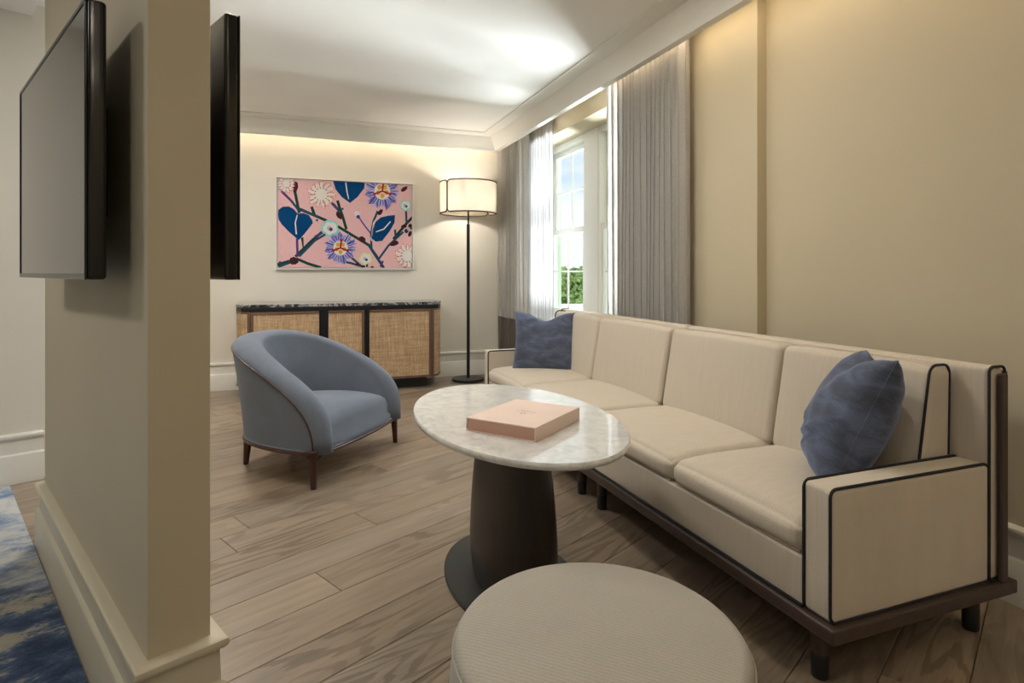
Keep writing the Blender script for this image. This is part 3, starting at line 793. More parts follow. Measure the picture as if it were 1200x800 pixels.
# wooden line along the rim
bm = bmesh.new(); P = [outer_pt(th, 1)+Vector((0, 0, -.001)) for th in ths]
P2 = []
for p in P:
    if not P2 or (p-P2[-1]).length > .008: P2.append(p)
tube(bm, P2, .0055, 6); mesh_obj('wood_inlay', bm, M_red, ch, smooth=True)
bm = bmesh.new(); P3 = [p+Vector((-math.copysign(.006, p.x) if abs(p.x) > .1 else 0, -.006, .008)) for p in P2]; tube(bm, P3, .004, 6); mesh_obj('rim_piping', bm, M_pipe_blue, ch, smooth=True)
# seat: crowned cushion filling the tub, front bowed
def seat_pt(u, v):   # u -1..1 across, v 0 front .. 1 back
    hw = .338
    y = -.012+.57*v; x = u*hw*(1-.42*max(0, v-.45)**2/.3025*.9)
    y -= .035*(1-u*u)*(1-v)
    return x, y
bm = bmesh.new(); nu, nv = 28, 22; G = []
for j in range(nv+1):
    v = j/nv; row = []
    for i in range(nu+1):
        u = -1+2*i/nu; x, y = seat_pt(u, v)
        front = 1-math.exp(-(v/.075))
        z = .335+.055*(1-abs(u)**2.6)*min(1, front) + .010*sin(pi*min(1, v*1.2))
        if v < .18: z -= .10*(1-(v/.18))**2.3
        row.append(bm.verts.new((x, y-.030*sin(pi*min(1, v/.18))*(v < .18), z)))
    G.append(row)
for j in range(nv):
    for i in range(nu): bm.faces.new((G[j][i], G[j][i+1], G[j+1][i+1], G[j+1][i]))
fr = G[0]; prev = fr
for zz, dy in ((.235, -.016), (.21, -.018), (.186, -.014)):
    cur = [bm.verts.new((v_.co.x, v_.co.y+dy, zz+(0 if zz < .2 else (v_.co.z-.29)*.3))) for v_ in fr]
    for i in range(nu): bm.faces.new((cur[i], cur[i+1], prev[i+1], prev[i]))
    prev = cur
mesh_obj('seat', bm, M_chair, ch, smooth=True)
# front and bottom frame
def base_path():
    P = []
    for i in range(97):
        th = ths[i]; x, y = ring(th, .452, .690); P.append(Vector((x, y, .180)))
    Q = [P[0]]
    for p in P[1:]:
        if (p-Q[-1]).length > .012: Q.append(p)
    return Q
bp_ = base_path()
front = [Vector((.452-.904*i/24, -.018-.040*(1-(1-2*i/24)**2), .178)) for i in range(1, 24)]
bm = bmesh.new(); tube(bm, bp_+front, .010, 8, True); mesh_obj('frame', bm, M_red, ch, smooth=True)
bm = bmesh.new(); tube(bm, [p+Vector((0, 0, .015)) for p in bp_+front], .0045, 6, True); mesh_obj('seat_piping', bm, M_pipe_blue, ch, smooth=True)
bm = bmesh.new(); prism(bm, [(p.x*.97, p.y*.97+.005) for p in bp_+front], .168, .186); mesh_obj('seat_board', bm, M_blackm, ch)
def chair_leg(x, y, dx, dy, front_):
    bm = bmesh.new(); P = []; Rr = []
    top = .20 if front_ else .178
    for i in range(12):
        t_ = i/11; z = top*(1-t_)
        k = (1-t_)
        P.append((x-dx*(k**1.2), y-dy*(k**1.2), z)); Rr.append((.015+.009*k+(.020*max(0, (k-.72)/.28)**2)) if front_ else .015+.012*k)
    tube(bm, P, Rr, 10); return mesh_obj('leg', bm, M_red, ch, smooth=True)
chair_leg(-.450, -.002, -.010, -.008, True); chair_leg(.450, -.002, .010, -.008, True)
chair_leg(-.215, .64, -.0, .02, False); chair_leg(.215, .64, .0, .02, False)
# curved brackets spreading from the front legs
for sx in (-1, 1):
    bm = bmesh.new()
    tube(bm, [(sx*.447, .000, .125), (sx*.440, -.006, .150), (sx*.418, -.018, .166), (sx*.37, -.030, .172)], [.010, .013, .012, .006], 8)
    tube(bm, [(sx*.447, .004, .125), (sx*.452, .018, .150), (sx*.4525, .045, .166), (sx*.452, .09, .172)], [.010, .013, .012, .006], 8)
    mesh_obj('leg_bracket', bm, M_red, ch, smooth=True)

# ================================================================= SIDEBOARD
sb = empty('sideboard', (.458, 6.07, 0)); tag(sb, 'low sideboard with raffia doors, walnut edges and a dark marble top on the far wall', 'sideboard')
def sbp(name, bm, mat, par=sb, **kw):
    bmesh.ops.translate(bm, verts=bm.verts, vec=(-.458, -6.07, 0)); o = mesh_obj(name, bm, mat, sb, **kw)
    if par is not sb: o.parent = par
    return o
FY = 5.80; X0, X1 = -.376, 1.292
def plan(off, yb=6.325):
    # chamfered, softly rounded front corners
    P = [(X0-off*.5, FY-off), (X1+off*.5, FY-off), (X1+.075+off*.8, FY+.055-off*.6), (X1+.125+off, FY+.17), (X1+.14+off, yb), (X0-.14-off, yb), (X0-.125-off, FY+.17), (X0-.075-off*.8, FY+.055-off*.6)]
    return P
bm = bmesh.new(); prism(bm, plan(-.012), .102, .788); sbp('body', bm, M_blackm)
bm = bmesh.new(); prism(bm, [(X0+.04, FY+.09), (X1-.035, FY+.09), (X1-.035, 6.30), (X0+.04, 6.30)], 0, .102); sbp('plinth', bm, M_blackm)
bm = bmesh.new(); prism(bm, plan(.004), .790, .828); sbp('apron', bm, M_black, bevel=.006)
bm = bmesh.new(); prism(bm, plan(.008), .829, .856); sbp('marble_top', bm, M_dmarble, bevel=.004)
def door(x0, x1, wl, wr):
    t_ = .024; z0, z1 = .105, .788
    bm = bmesh.new(); box(bm, x0+(t_ if wl else 0)-.001, x1-(t_ if wr else 0)+.001, FY+.002, FY+.014, z0+t_-.001, z1-t_+.001); d = sbp('door', bm, M_raf)
    bm = bmesh.new()
    for on, xa in ((wl, x0), (wr, x1-t_)):
        if on:
            bm = bmesh.new(); box(bm, xa, xa+t_, FY-.006, FY+.014, z0, z1); sbp('door_stile', bm, M_walZ, d, bevel=.002)
    bm = bmesh.new(); u0 = x0+(t_ if wl else 0); u1 = x1-(t_ if wr else 0)
    box(bm, u0, u1, FY-.006, FY+.014, z0, z0+t_); sbp('door_rail', bm, M_walX, d, bevel=.002)
    bm = bmesh.new(); box(bm, u0, u1, FY-.006, FY+.014, z1-t_, z1); sbp('door_rail', bm, M_walX, d, bevel=.002)
door(X0+.004, .216, True, False); door(.302, .632, False, True); door(.682, X1-.004, False, True)
for (a, b_) in ((.218, .300), (.636, .680)):
    bm = bmesh.new(); box(bm, a, a+.016, FY-.004, FY+.012, .104, .788); box(bm, b_-.016, b_, FY-.004, FY+.012, .104, .788); box(bm, a+.016, b_-.016, FY+.006, FY+.012, .104, .788)
    sbp('divider', bm, M_black, bevel=.002)
for s in (1, -1):   # splayed raffia ends
    Xc = X1 if s > 0 else X0
    pts = [(Xc+s*.012, FY+.006), (Xc+s*.075, FY+.055), (Xc+s*.125, FY+.17), (Xc+s*.14, 6.32)]
    nrm = .006
    bm = bmesh.new()
    pin = [(x-s*.012, y+.012) for x, y in pts]
    prism(bm, pts+pin[::-1], .125, .770); sbp('end_panel', bm, M_raf)
    for za, zb in ((.104, .124), (.771, .789)):
        bm = bmesh.new(); prism(bm, [(x+s*.003, y-.002) for x, y in pts]+pin[::-1], za, zb); sbp('end_rail', bm, M_walX, bevel=.001)
    bm = bmesh.new(); xa, xb = sorted((Xc, Xc+s*.026)); prism(bm, [(xa, FY-.006 if s > 0 else FY+.008), (xb, FY+.008 if s > 0 else FY-.006), (xb, FY+.03), (xa, FY+.03)], .104, .789)
    sbp('corner_post', bm, M_walZ, bevel=.002)

# ================================================================= FLOOR LAMP
lx, ly = 1.733, 6.015
lp = empty('floor_lamp', (lx, ly, 0)); tag(lp, 'tall black floor lamp with a cream drum shade in the far corner', 'floor lamp')
bm = bmesh.new(); lathe(bm, [(0, 0), (.168, 0), (.172, .004), (.172, .024), (.166, .03), (0, .03)], 64); mesh_obj('base', bm, M_black, lp, auto=35)
bm = bmesh.new(); lathe(bm, [(.017, .03), (.017, 1.05), (.0165, 1.055), (.0165, 1.06), (.017, 1.065), (.017, 1.655), (.0175, 1.66), (.010, 1.665)], 24); mesh_obj('pole', bm, M_black, lp, auto=35)
bm = bmesh.new(); lathe(bm, [(.0095, 1.66), (.0095, 1.90)], 16); mesh_obj('stem', bm, M_black, lp, auto=35)
SR, z0, z1 = .298, 1.773, 2.100
def shade_panel(a0, a1, rad, cr=.035):
    """curved linen panel with rounded corners; angles in degrees"""
    bm = bmesh.new(); n = 40; rows_ = []
    A0, A1 = radians(a0), radians(a1); arc = rad*(A1-A0)
    zc, hz = (z0+z1)/2, (z1-z0)/2
    for i in range(n+1):
        # denser near the ends
        t_ = i/n; sarc = arc*(.5-.5*cos(pi*t_)) ; e = min(sarc, arc-sarc); hh = hz
        if e < cr: hh = hz-cr+math.sqrt(max(0, cr*cr-(cr-e)**2))
        a = A0+sarc/rad
        rows_.append([bm.verts.new((rad*cos(a), rad*sin(a), zc+hh*k)) for k in (-1, -.5, 0, .5, 1)])
    for i in range(n):
        for k in range(4): bm.faces.new((rows_[i][k], rows_[i+1][k], rows_[i+1][k+1], rows_[i][k+1]))
    loop = [r_[0].co.copy() for r_ in rows_]+[r_[2].co.copy() for r_ in rows_[-1:]]+[r_[-1].co.copy() for r_ in rows_[::-1]]+[rows_[0][2].co.copy()]
    bmesh.ops.solidify(bm, geom=bm.faces[:], thickness=.002)
    sh = mesh_obj('shade', bm, M_shade, lp, smooth=False, auto=60)
    L2 = [loop[0]]
    for p in loop[1:]:
        if (p-L2[-1]).length > .004: L2.append(p)
    bm = bmesh.new(); tube(bm, L2, .0075, 6, True); mesh_obj('shade_binding', bm, M_shbind, sh, smooth=True)
sa = math.degrees(math.atan2(-.9377, -.3475))   # direction from lamp toward the camera
sdir = sa-42
shade_panel(sdir+.6, sdir+179.4, SR); shade_panel(sdir+180.6, sdir+359.4, SR)
bm = bmesh.new()
for k in range(3):
    a = k*2*pi/3; tube(bm, [(0, 0, 1.84), (.29*cos(a), .29*sin(a), 1.84)], .003, 6)
mesh_obj('spider', bm, M_black, lp)
bm = bmesh.new(); lathe(bm, [(0, 1.885), (.018, 1.89), (.022, 1.90), (.045, 1.945), (.048, 1.96), (.045, 1.985), (.025, 2.005), (0, 2.01)], 20)
mesh_obj('bulb', bm, emis('bulb_glow', (1, .86, .66), 12), lp, smooth=True)
light('floor_lamp_light', 'POINT', (lx, ly, 1.95), 60, (1, .92, .80), shadow_soft_size=.055)

# ================================================================= TELEVISIONS
def tv(name, q0, q1, p0, p1, za, zb, face, label, wallq):
    """face=-1: screen looks to -q; q0 screen side, q1 back"""
    o = empty(name, (*PQ((p0+p1)/2, (q0+q1)/2), (za+zb)/2), QA); tag(o, label, 'television')
    W, Hh, D = (p1-p0)/2, (zb-za)/2, abs(q1-q0)/2
    bm = bmesh.new(); rbox(bm, (0, 0, 0), (D, W, Hh), min(.009, D*.9), 3); mesh_obj('housing', bm, M_gloss, o, auto=50)
    bm = bmesh.new(); xx = face*(D+.0004); x_a, x_b = sorted((xx-face*.001, xx))
    box(bm, x_a, x_b, -W+.012, W-.012, -Hh+.014, Hh-.012); mesh_obj('screen', bm, M_screen, o)
    # slim bezel
    bm = bmesh.new(); t_ = .010; x_a, x_b = sorted((face*(D-.002), face*(D+.003)))
    box(bm, x_a, x_b, -W, W, -Hh, -Hh+t_+.004); box(bm, x_a, x_b, -W, W, Hh-t_, Hh); box(bm, x_a, x_b, -W, -W+t_, -Hh+t_, Hh-t_); box(bm, x_a, x_b, W-t_, W, -Hh+t_, Hh-t_)
    mesh_obj('bezel', bm, M_gloss, o, bevel=.002)
    # rear bulge and wall bracket
    bk = -face; bm = bmesh.new(); gap = wallq-q1
    a, b2 = sorted((bk*D*.9, bk*(D+abs(gap)*.30))); box(bm, a, b2, -W*.62, W*.62, -Hh*.72, Hh*.55); mesh_obj('rear_cover', bm, M_blackm, o, bevel=.006)
    bm = bmesh.new(); a, b2 = sorted((bk*(D+abs(gap)*.30), bk*(D+abs(gap)))); box(bm, a, b2, -.2, .2, -.15, .15); mesh_obj('wall_bracket', bm, M_blackm, o)
    return o
tvl = tv('television', .247, .287, 1.625, 2.655, 1.133, 1.776, -1, 'wall-mounted black television on the left face of the partition, screen seen at a slant', .357)
tvl.rotation_euler.z = QA+radians(1.3)
tv('television', .585, .549, 1.600, 2.70, 1.130, 1.826, 1, 'wall-mounted black television on the right face of the partition, seen edge-on', .491)

# ================================================================= PICTURE
pic = empty('framed_picture', (.5165, 6.355, 1.6445)); tag(pic, 'framed pink botanical painting with blue leaves and purple flowers above the sideboard', 'picture')
PWd, PH = 1.389, .932
bm = bmesh.new(); w2, h2, t_ = PWd/2, PH/2, .014
for b4 in ((-w2, w2, -.035, 0, -h2, -h2+t_), (-w2, w2, -.035, 0, h2-t_, h2), (-w2, -w2+t_, -.035, 0, -h2+t_, h2-t_), (w2-t_, w2, -.035, 0, -h2+t_, h2-t_)): box(bm, *b4)
mesh_obj('frame', bm, M_white, pic, bevel=.0015)
cw, chh = w2-t_-.006, h2-t_-.006
pm, pt_, pb_ = new_mat('pink_canvas', (.80, .49, .515), .75)
pv = coords(pt_, (1, 1, 1)); pn = noise(pt_, pv, 60, 3); setc(pt_, pb_, ramp(pt_, pn, [(.3, (.76, .46, .49)), (.7, (.82, .51, .53))])); bump(pt_, pb_, noise(pt_, pv, 700, 1), .3, .001)
bm = bmesh.new(); box(bm, -cw, cw, -.027, -.004, -chh, chh); cv = mesh_obj('canvas', bm, pm, pic)
bm = bmesh.new(); box(bm, -w2+t_, w2-t_, -.004, 0, -h2+t_, h2-t_); mesh_obj('backing', bm, M_white, pic)
def flat(name, c): return new_mat(name, c, .9, spec=.1)[0]
C = dict(navy=flat('art_navy', (.003, .058, .19)), green=flat('art_green', (.012, .060, .045)), teal=flat('art_stem_blue', (.020, .075, .13)), brown=flat('art_brown', (.060, .022, .028)),
         white=flat('art_white', (.80, .76, .74)), grey=flat('art_grey', (.50, .50, .52)), violet=flat('art_violet', (.21, .22, .58)), blue=flat('art_blue', (.045, .045, .30)),
         lilac=flat('art_lilac', (.55, .50, .74)), yellow=flat('art_yellow', (.70, .38, .05)), red=flat('art_red', (.36, .020, .035)), orange=flat('art_orange', (.42, .16, .04)),
         coral=flat('art_coral', (.80, .16, .13)), aqua=flat('art_aqua', (.28, .68, .66)), lime=flat('art_lime', (.72, .76, .42)), purple=flat('art_purple', (.085, .045, .20)))
ART = {}; LAY = [0]
def cmap(x, y):
    u = (x-89)/(1072-89); top = 82+48*u; bot = 722+5*u; v = (y-top)/(bot-top)
    return ((u*2-1)*cw, (1-2*v)*chh)
def shape(kind, col, pts, z=None):
    P = [cmap(*p) for p in pts]
    for q in ((1, 0, cw), (-1, 0, cw), (0, 1, chh), (0, -1, chh)):
        P = clip(P, *q)
        if len(P) < 3: return
    LAY[0] += 1; d = -.0272-.0000065*LAY[0]
    bm = ART.setdefault(kind, (bmesh.new(), []))
    b0, cols = bm
    if col not in cols: cols.append(col)
    vs2 = []
    for p in P:
        if not vs2 or (Vector((p[0], d, p[1]))-vs2[-1].co).length > 1e-5: vs2.append(b0.verts.new((p[0], d, p[1])))
    if len(vs2) < 3: return
    f = b0.faces.new(vs2); f.material_index = cols.index(col)
def stroke(kind, col, pts, w0, w1=None):
    w1 = w0 if w1 is None else w1; m = len(pts); w0 *= 1.35; w1 *= 1.35
    for i in range(m-1):
        (x0, y0), (x1, y1) = pts[i], pts[i+1]; dx, dy = x1-x0, y1-y0; l = math.hypot(dx, dy); nx, ny = -dy/l, dx/l
        a = (w0+(w1-w0)*i/(m-1))/2; b = (w0+(w1-w0)*(i+1)/(m-1))/2; ex, ey = dx/l*a*.6, dy/l*a*.6
        shape(kind, col, [(x0-ex+nx*a, y0-ey+ny*a), (x1+ex+nx*b, y1+ey+ny*b), (x1+ex-nx*b, y1+ey-ny*b), (x0-ex-nx*a, y0-ey-ny*a)])
def disc(kind, col, cx, cy, r, n=20, jit=0, sq=1, rnd=random):
    shape(kind, col, [(cx+r*(1+jit*rnd.uniform(-1, 1))*cos(2*pi*i/n), cy+sq*r*(1+jit*rnd.uniform(-1, 1))*sin(2*pi*i/n)) for i in range(n)])
ar = random.Random(5)
shape('painted_flower', 'grey', [(85, 78), (130, 80), (128, 130), (108, 172), (85, 178)])
for pts in ([(240, 302), (350, 350), (430, 385), (520, 432), (600, 480), (740, 562), (850, 722)], [(205, 165), (222, 250), (235, 325)], [(510, 245), (528, 305), (545, 350), (572, 442)], [(325, 290), (345, 345)],
            [(215, 640), (330, 525), (400, 465), (462, 438)], [(90, 700), (150, 682), (225, 662)], [(225, 662), (300, 695), (385, 722)], [(1072, 365), (1030, 405), (985, 455), (930, 515)]):
    stroke('painted_stem', 'green', pts, 15)
for pts in ([(118, 175), (180, 240), (242, 322)], [(100, 715), (225, 668)], [(240, 640), (345, 530), (470, 455)], [(760, 580), (757, 480), (775, 390), (805, 320)], [(810, 668), (890, 565), (1000, 470)],
            [(1025, 305), (1030, 400)], [(940, 455), (945, 505)], [(530, 675), (600, 690), (690, 715)], [(615, 655), (655, 690), (690, 718)], [(722, 655), (727, 715)], [(468, 260), (520, 315)], [(255, 305), (360, 355)], [(740, 562), (800, 640), (840, 715)]):
    stroke('painted_stem', 'teal', pts, 12)
for pts in ([(662, 355), (700, 410), (748, 470)],): stroke('painted_stem', 'blue', pts, 7)
for pts in ([(222, 520), (226, 640)], [(120, 180), (180, 240)], [(350, 500), (440, 450)], [(1018, 720), (1032, 680)], [(480, 265), (510, 300)], [(830, 715), (845, 680)]): stroke('painted_stem', 'purple', pts, 12)
stroke('painted_stem', 'green', [(258, 512), (266, 590)], 14, 5)
for x, y in ((362, 382), (545, 300), (430, 420), (345, 525), (105, 685), (790, 415)): disc('painted_stem', 'teal', x, y, 9, 8)
for cx, cy, rx, ry, an in ((210, 140, 20, 42, .15), (520, 345, 18, 34, -.6), (690, 520, 30, 20, .4), (200, 675, 36, 30, .3), (825, 325, 28, 16, -.8), (935, 550, 38, 18, -.35), (1010, 425, 26, 14, -.2), (1060, 430, 20, 22, 0), (1055, 480, 14, 22, .4), (1010, 158, 30, 16, -.6), (655, 700, 14, 10, 0), (765, 722, 14, 8, 0), (700, 715, 16, 8, 0)):
    P = []
    for i in range(7):
        a = 2*pi*i/7; x, y = rx*cos(a)*ar.uniform(.85, 1.15), ry*sin(a)*ar.uniform(.85, 1.15); P.append((cx+x*cos(an)-y*sin(an), cy+x*sin(an)+y*cos(an)))
    shape('painted_bud', 'brown', P)
shape('painted_leaf', 'navy', [(92, 345), (95, 308), (122, 286), (165, 283), (200, 302), (226, 335), (268, 331), (305, 345), (328, 382), (333, 402), (315, 427), (270, 485), (235, 525), (215, 510), (160, 460), (115, 410), (97, 378)])
shape('painted_leaf', 'white', [(220, 345), (227, 345), (214, 400), (222, 485), (212, 480), (206, 400)])
shape('painted_leaf', 'navy', [(468, 70), (712, 80), (706, 150), (655, 215), (600, 258), (540, 215), (495, 160)])
shape('painted_leaf', 'white', [(564, 108), (573, 108), (583, 180), (594, 232), (586, 226), (574, 180)])
shape('painted_leaf', 'white', [(800, 360), (772, 400), (760, 480), (752, 520), (766, 540), (758, 500), (772, 430)])
shape('painted_leaf', 'navy', [(940, 345), (936, 400), (900, 460), (842, 532), (792, 537), (764, 516), (772, 450), (790, 395), (830, 362), (888, 349)])
shape('painted_leaf', 'white', [(903, 388), (908, 395), (856, 450), (792, 470), (794, 463), (850, 443)])
def spiky(cx, cy, r):
    disc('painted_flower', 'white', cx, cy, r*.5, 24, .1, rnd=ar)
    for i in range(26):
        a = 2*pi*(i+ar.uniform(-.3, .3))/26; l = r*ar.uniform(.72, .98)
        stroke('painted_flower', 'orange' if i % 2 else 'white', [(cx+r*.42*cos(a), cy+r*.42*sin(a)), (cx+l*cos(a), cy+l*sin(a))], 4, 9 if i % 2 else 12)
        if i % 2: stroke('painted_flower', 'white', [(cx+l*.7*cos(a+.06), cy+l*.7*sin(a+.06)), (cx+l*cos(a+.10), cy+l*sin(a+.10))], 8, 8)
        disc('painted_flower', 'coral', cx+(l+9)*cos(a+.05), cy+(l+9)*sin(a+.05), 4.5, 6)
    disc('painted_flower', 'white', cx, cy, r*.42, 20, .05, rnd=ar)
spiky(392, 197, 98); spiky(148, 118, 62); spiky(1035, 640, 92)
def passion(cx, cy, r):
    disc('painted_flower', 'violet', cx, cy, r*.84, 40, .10, rnd=ar)
    for i in range(11):
        a = 2*pi*i/11+.1; shape('painted_flower', 'lilac' if i % 3 == 0 else 'violet', [(cx+r*.5*cos(a-.25), cy+r*.5*sin(a-.25)), (cx+r*.95*cos(a-.12), cy+r*.95*sin(a-.12)), (cx+r*1.06*cos(a), cy+r*1.06*sin(a)), (cx+r*.9*cos(a+.16), cy+r*.9*sin(a+.16)), (cx+r*.5*cos(a+.25), cy+r*.5*sin(a+.25))])
    for i in range(44):
        a = 2*pi*(i+ar.uniform(-.4, .4))/44; l = r*ar.uniform(.82, 1.08); w = 22; da = .13
        shape('painted_flower', ('violet', 'blue', 'violet', 'lilac')[i % 4], [(cx+r*.35*cos(a-da), cy+r*.35*sin(a-da)), (cx+l*cos(a-.035), cy+l*sin(a-.035)), (cx+l*1.04*cos(a+.02), cy+l*1.04*sin(a+.02)), (cx+r*.35*cos(a+da), cy+r*.35*sin(a+da))])
    for i in range(50):
        a = 2*pi*i/50+ar.uniform(-.04, .04); l0 = r*ar.uniform(.45, .6); l1 = r*ar.uniform(.7, .95)
        stroke('painted_flower', 'lilac' if i % 2 else 'blue', [(cx+l0*cos(a), cy+l0*sin(a)), (cx+l1*cos(a), cy+l1*sin(a))], 4.5, 2)
    disc('painted_flower', 'lilac', cx, cy, r*.50, 20, .06, rnd=ar); disc('painted_flower', 'white', cx, cy, r*.46, 22, .04, rnd=ar)
    for i in range(5):
        a = 2*pi*i/5+.3; disc('painted_flower', 'yellow', cx+r*.26*cos(a), cy+r*.26*sin(a), r*.14, 10)
    disc('painted_flower', 'white', cx, cy, r*.13, 10)
    for a in (-1.45, .35, 2.8):
        e_ = (cx+r*.50*cos(a), cy+r*.50*sin(a)); stroke('painted_flower', 'red', [(cx, cy), e_], 9, 10); disc('painted_flower', 'red', *e_, 11, 8)
passion(530, 582, 112); passion(842, 172, 128)
for cx, cy, r, c1, c2 in ((455, 440, 72, 'aqua', 'white'), (1022, 275, 50, 'aqua', 'white'), (716, 660, 52, 'lime', 'white')):
    for i in range(5):
        a = 2*pi*i/5+.5; disc('painted_flower', c1, cx+r*.5*cos(a), cy+r*.42*sin(a), r*.46, 12, .08, rnd=ar)
    for i in range(5):
        a = 2*pi*i/5+.5; disc('painted_flower', c2, cx+r*.38*cos(a), cy+r*.30*sin(a), r*.36, 10, .05, rnd=ar)
    disc('painted_flower', 'grey', cx-6, cy, r*.26, 6); disc('painted_flower', 'blue', cx+6, cy+8, r*.20, 7)
disc('painted_flower', 'white', 652, 335, 20, 8); disc('painted_flower', 'blue', 660, 357, 14, 8); disc('painted_flower', 'teal', 1028, 460, 17, 8); disc('painted_flower', 'grey', 1045, 445, 14, 8)
for kind, (b0, cols) in ART.items():
    o = mesh_obj(kind, b0, [C[c] for c in cols], cv, recalc=False); o['kind'] = 'stuff'

# ================================================================= CEILING LIGHTS (added out of view as fill)
for i, (x, y, z, e_, lc) in enumerate(FILL_LAMPS):
    zz = z+.04
    cl = empty('fill_ceiling_light', (x, y, zz)); tag(cl, ('added unseen ceiling light between the coffee table and the sofa', 'added unseen ceiling light nearest the back wall', 'added unseen ceiling light in front of the partition end', 'added unseen ceiling light between the partition and the armchair', 'added unseen ceiling light in the far left part of the ceiling, before the sideboard', 'added unseen ceiling light before the window')[i], 'ceiling light')
    bm = bmesh.new(); lathe(bm, [(.155, -.008), (.17, -.004), (.17, 0), (.155, 0)], 40); mesh_obj('ring', bm, M_white, cl, auto=40)
    bm = bmesh.new(); lathe(bm, [(0, -.004), (.155, -.004), (.155, 0), (0, 0)], 40); mesh_obj('diffuser', bm, M_diff, cl)
    light('fill_ceiling_lamp', 'AREA', (x, y, zz-.014), e_, lc, .31)
for nm, p, q, e_ in (('a', 2.6, -1.2, 13), ('b', .4, -1.2, 8)):  # two more unseen lamps, added to fill the carpet side
    X, Y = PQ(p, q)
    cl = empty('fill_ceiling_light', (X, Y, 2.574)); tag(cl, 'added unseen ceiling light over the %s of the carpet' % ('far part' if nm == 'a' else 'near part'), 'ceiling light')
    bm = bmesh.new(); lathe(bm, [(.155, -.008), (.17, -.004), (.17, 0), (.155, 0)], 40); mesh_obj('ring', bm, M_white, cl, auto=40)
    bm = bmesh.new(); lathe(bm, [(0, -.004), (.155, -.004), (.155, 0), (0, 0)], 40); mesh_obj('diffuser', bm, M_diff, cl)
    light('fill_ceiling_lamp', 'AREA', (X, Y, 2.56), e_, (1, .97, .93), .31)

# ================================================================= OUTDOORS
def leafmat(name, c1, c2, c3):
    m, t, b = new_mat(name, c2, .6); v = coords(t); n = noise(t, v, 1.8, 4, .7); setc(t, b, ramp(t, n, [(.3, c1), (.5, c2), (.7, c3)])); return m
M_leafA = leafmat('leaves_light', (.10, .20, .04), (.20, .34, .08), (.36, .48, .16)); M_leafB = leafmat('leaves_dark', (.045, .10, .04), (.10, .18, .07), (.18, .27, .11))
M_ground = leafmat('lawn', (.08, .14, .04), (.12, .2, .06), (.18, .25, .09)); M_bark = leafmat('bark', (.20, .14, .10), (.34, .26, .20), (.45, .36, .30))
M_roof = paint('white_roof', (.80, .79, .77), .7); M_cop = paint('brown_coping', (.28, .19, .15), .6); M_stucco = paint('stucco', (.62, .57, .48), .8)
bm = bmesh.new(); box(bm, 2.9, 420, -120, 420, -6.6, -6.5); tag(mesh_obj('ground', bm, M_ground), 'green ground outside beyond the window', 'ground', kind='structure')
def tree(x, y, zb, zc, rx, rz, n, mat, seed, label, name='leafy_tree', ls=.3):
    rnd = random.Random(seed); e = empty(name, (x, y, zb)); tag(e, label, 'tree')
    bm = bmesh.new(); cl_ = lambda: max(-.55, min(.55, rnd.gauss(0, .38))); blobs = [(cl_()*rx, cl_()*rx, cl_()*rz) for _ in range(14)]
    for i in range(n):
        bx, by, bz = blobs[i % len(blobs)]; d = Vector((rnd.gauss(0, 1), rnd.gauss(0, 1), rnd.gauss(0, 1))).normalized()*rnd.uniform(.6, 1)*rx*.42
        c = Vector((bx, by, bz))+Vector((d.x, d.y, d.z*rz/rx)); nn = (d.normalized()+Vector((rnd.uniform(-.6, .6), rnd.uniform(-.6, .6), rnd.uniform(-.2, .8)))).normalized()
        a = nn.orthogonal().normalized(); a = (Matrix.Rotation(rnd.uniform(0, 6.28), 3, nn) @ a); b = nn.cross(a); s = ls*rnd.uniform(.5, 1)
        c.z += zc-zb
        bm.faces.new([bm.verts.new(c+a*s*.6), bm.verts.new(c+b*s*.35), bm.verts.new(c-a*s*.6), bm.verts.new(c-b*s*.35)])
    o = mesh_obj('foliage', bm, mat, e, recalc=False); o['kind'] = 'stuff'
    bm = bmesh.new(); tube(bm, [(0, 0, 0), (.1, 0, (zc-zb)*.5), (0, .1, (zc-zb))], [.22, .16, .08], 8); mesh_obj('trunk', bm, M_bark, e, smooth=True)
tr = [(7.9, 20.9, -1.6, 1.8, 1.6, 1), (10.2, 25.2, -1.0, 1.8, 1.8, 2), (13.4, 23.9, -1.2, 1.9, 1.8, 3), (12.6, 30.2, -.5, 2.3, 2.0, 4), (18.6, 29.6, -.6, 2.3, 1.9, 5), (17.4, 36.2, -.2, 2.5, 2.1, 6)]
lbl = ['green tree nearest the window at the left edge of its view', 'bushy green tree just beyond the white roof, left of centre', 'low green tree beyond the white roof, next to the palm', 'taller green tree behind the two bushy ones, left', 'rounded green tree further out behind the palm', 'farthest of the bright green trees, before the dark skyline trees']
for (x, y, zc, rx, rz, sd), lb in zip(tr, lbl): tree(x, y, -6.5, zc, rx*.9, rz*.95, 2600, M_leafA if sd % 2 else M_leafA, sd, lb, ls=.34)
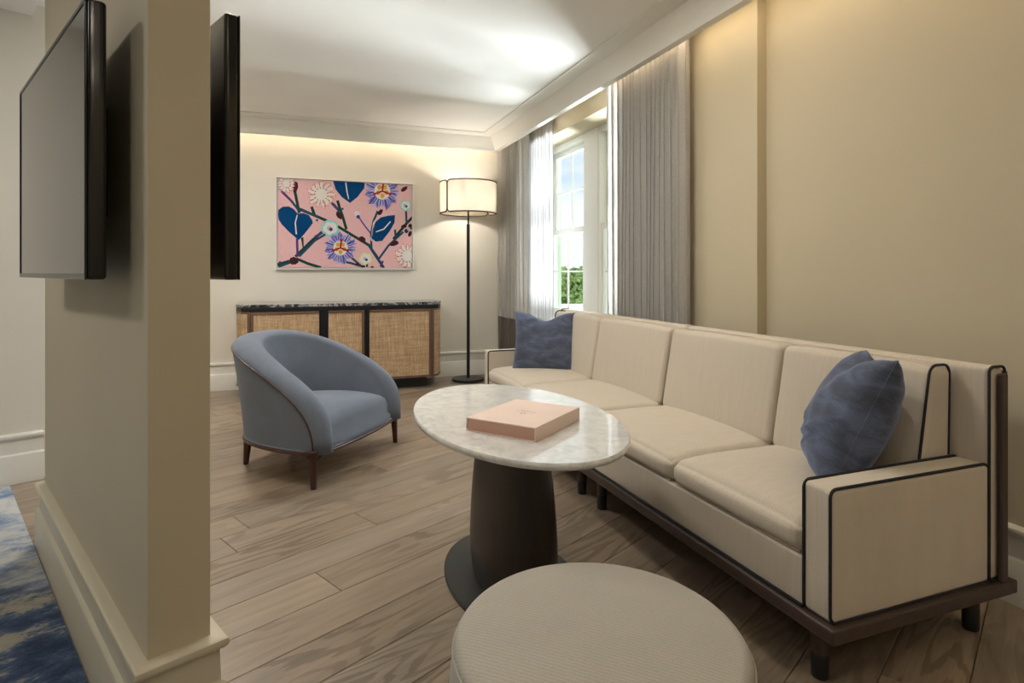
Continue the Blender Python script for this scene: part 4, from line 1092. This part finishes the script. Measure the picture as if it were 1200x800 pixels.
for i in range(7):
    y = 78+i*8; x = 20+i*11.5
    tree(x, y, -6.5, .2+.5*sin(i*1.7), 6.0, 2.6+.25*sin(i*2.1), 2600, M_leafB, 40+i, ['distant dark green tree, first from the left on the skyline', 'distant dark green tree, second from the left on the skyline', 'distant dark green tree, third from the left on the skyline', 'distant dark green tree, fourth from the left on the skyline', 'distant dark green tree, fifth from the left on the skyline', 'distant dark green tree, sixth from the left on the skyline', 'distant dark green tree, last on the right of the skyline'][i], 'distant_tree', .9)
# palm
pl = empty('palm_tree', (10.8, 19.3, -6.5)); tag(pl, 'palm tree outside the right-hand window', 'palm tree')
bm = bmesh.new(); tube(bm, [(0, 0, 0), (.05, 0, 3), (0, .03, 6.6), (0, 0, 7.3)], [.26, .2, .19, .22], 12); mesh_obj('trunk', bm, M_bark, pl, smooth=True)
prn = random.Random(9)
for k in range(18):
    az = k*2.4; el = radians(prn.uniform(-25, 65)); P = []
    for i in range(9):
        t_ = i/8; r_ = 1.5*t_; P.append(Vector((r_*cos(az)*cos(el), r_*sin(az)*cos(el), 7.3+r_*sin(el)-.75*t_*t_)))
    bm = bmesh.new(); sd = Vector((-sin(az), cos(az), 0))
    for i in range(1, 9):
        for s in (-1, 1):
            for q in (0, .5):
                a = P[i-1].lerp(P[i], q); tip = a+sd*s*.42*(1-.5*i/9)+(P[i]-P[i-1])*.9+Vector((0, 0, -.10)); b2 = a+(P[i]-P[i-1])*.25
                bm.faces.new([bm.verts.new(a), bm.verts.new(b2), bm.verts.new(tip)])
    tube(bm, P, .02, 4); mesh_obj('frond', bm, M_leafA, pl, recalc=False)
# neighbouring flat roof
nb = empty('neighbouring_building', (8, 10.6, -6.5)); tag(nb, 'low neighbouring building with a white flat roof just outside the window', 'building')
bm = bmesh.new(); box(bm, -4.4, 6, -1.2, 1.3, 0, 6.75); mesh_obj('wall', bm, M_stucco, nb)
bm = bmesh.new(); box(bm, -4.5, 6.1, -1.3, 1.5, 6.86, 6.93); mesh_obj('roof', bm, M_roof, nb)
bm = bmesh.new(); box(bm, -4.48, 6.08, -1.28, 1.48, 6.75, 6.86); mesh_obj('coping', bm, M_cop, nb)
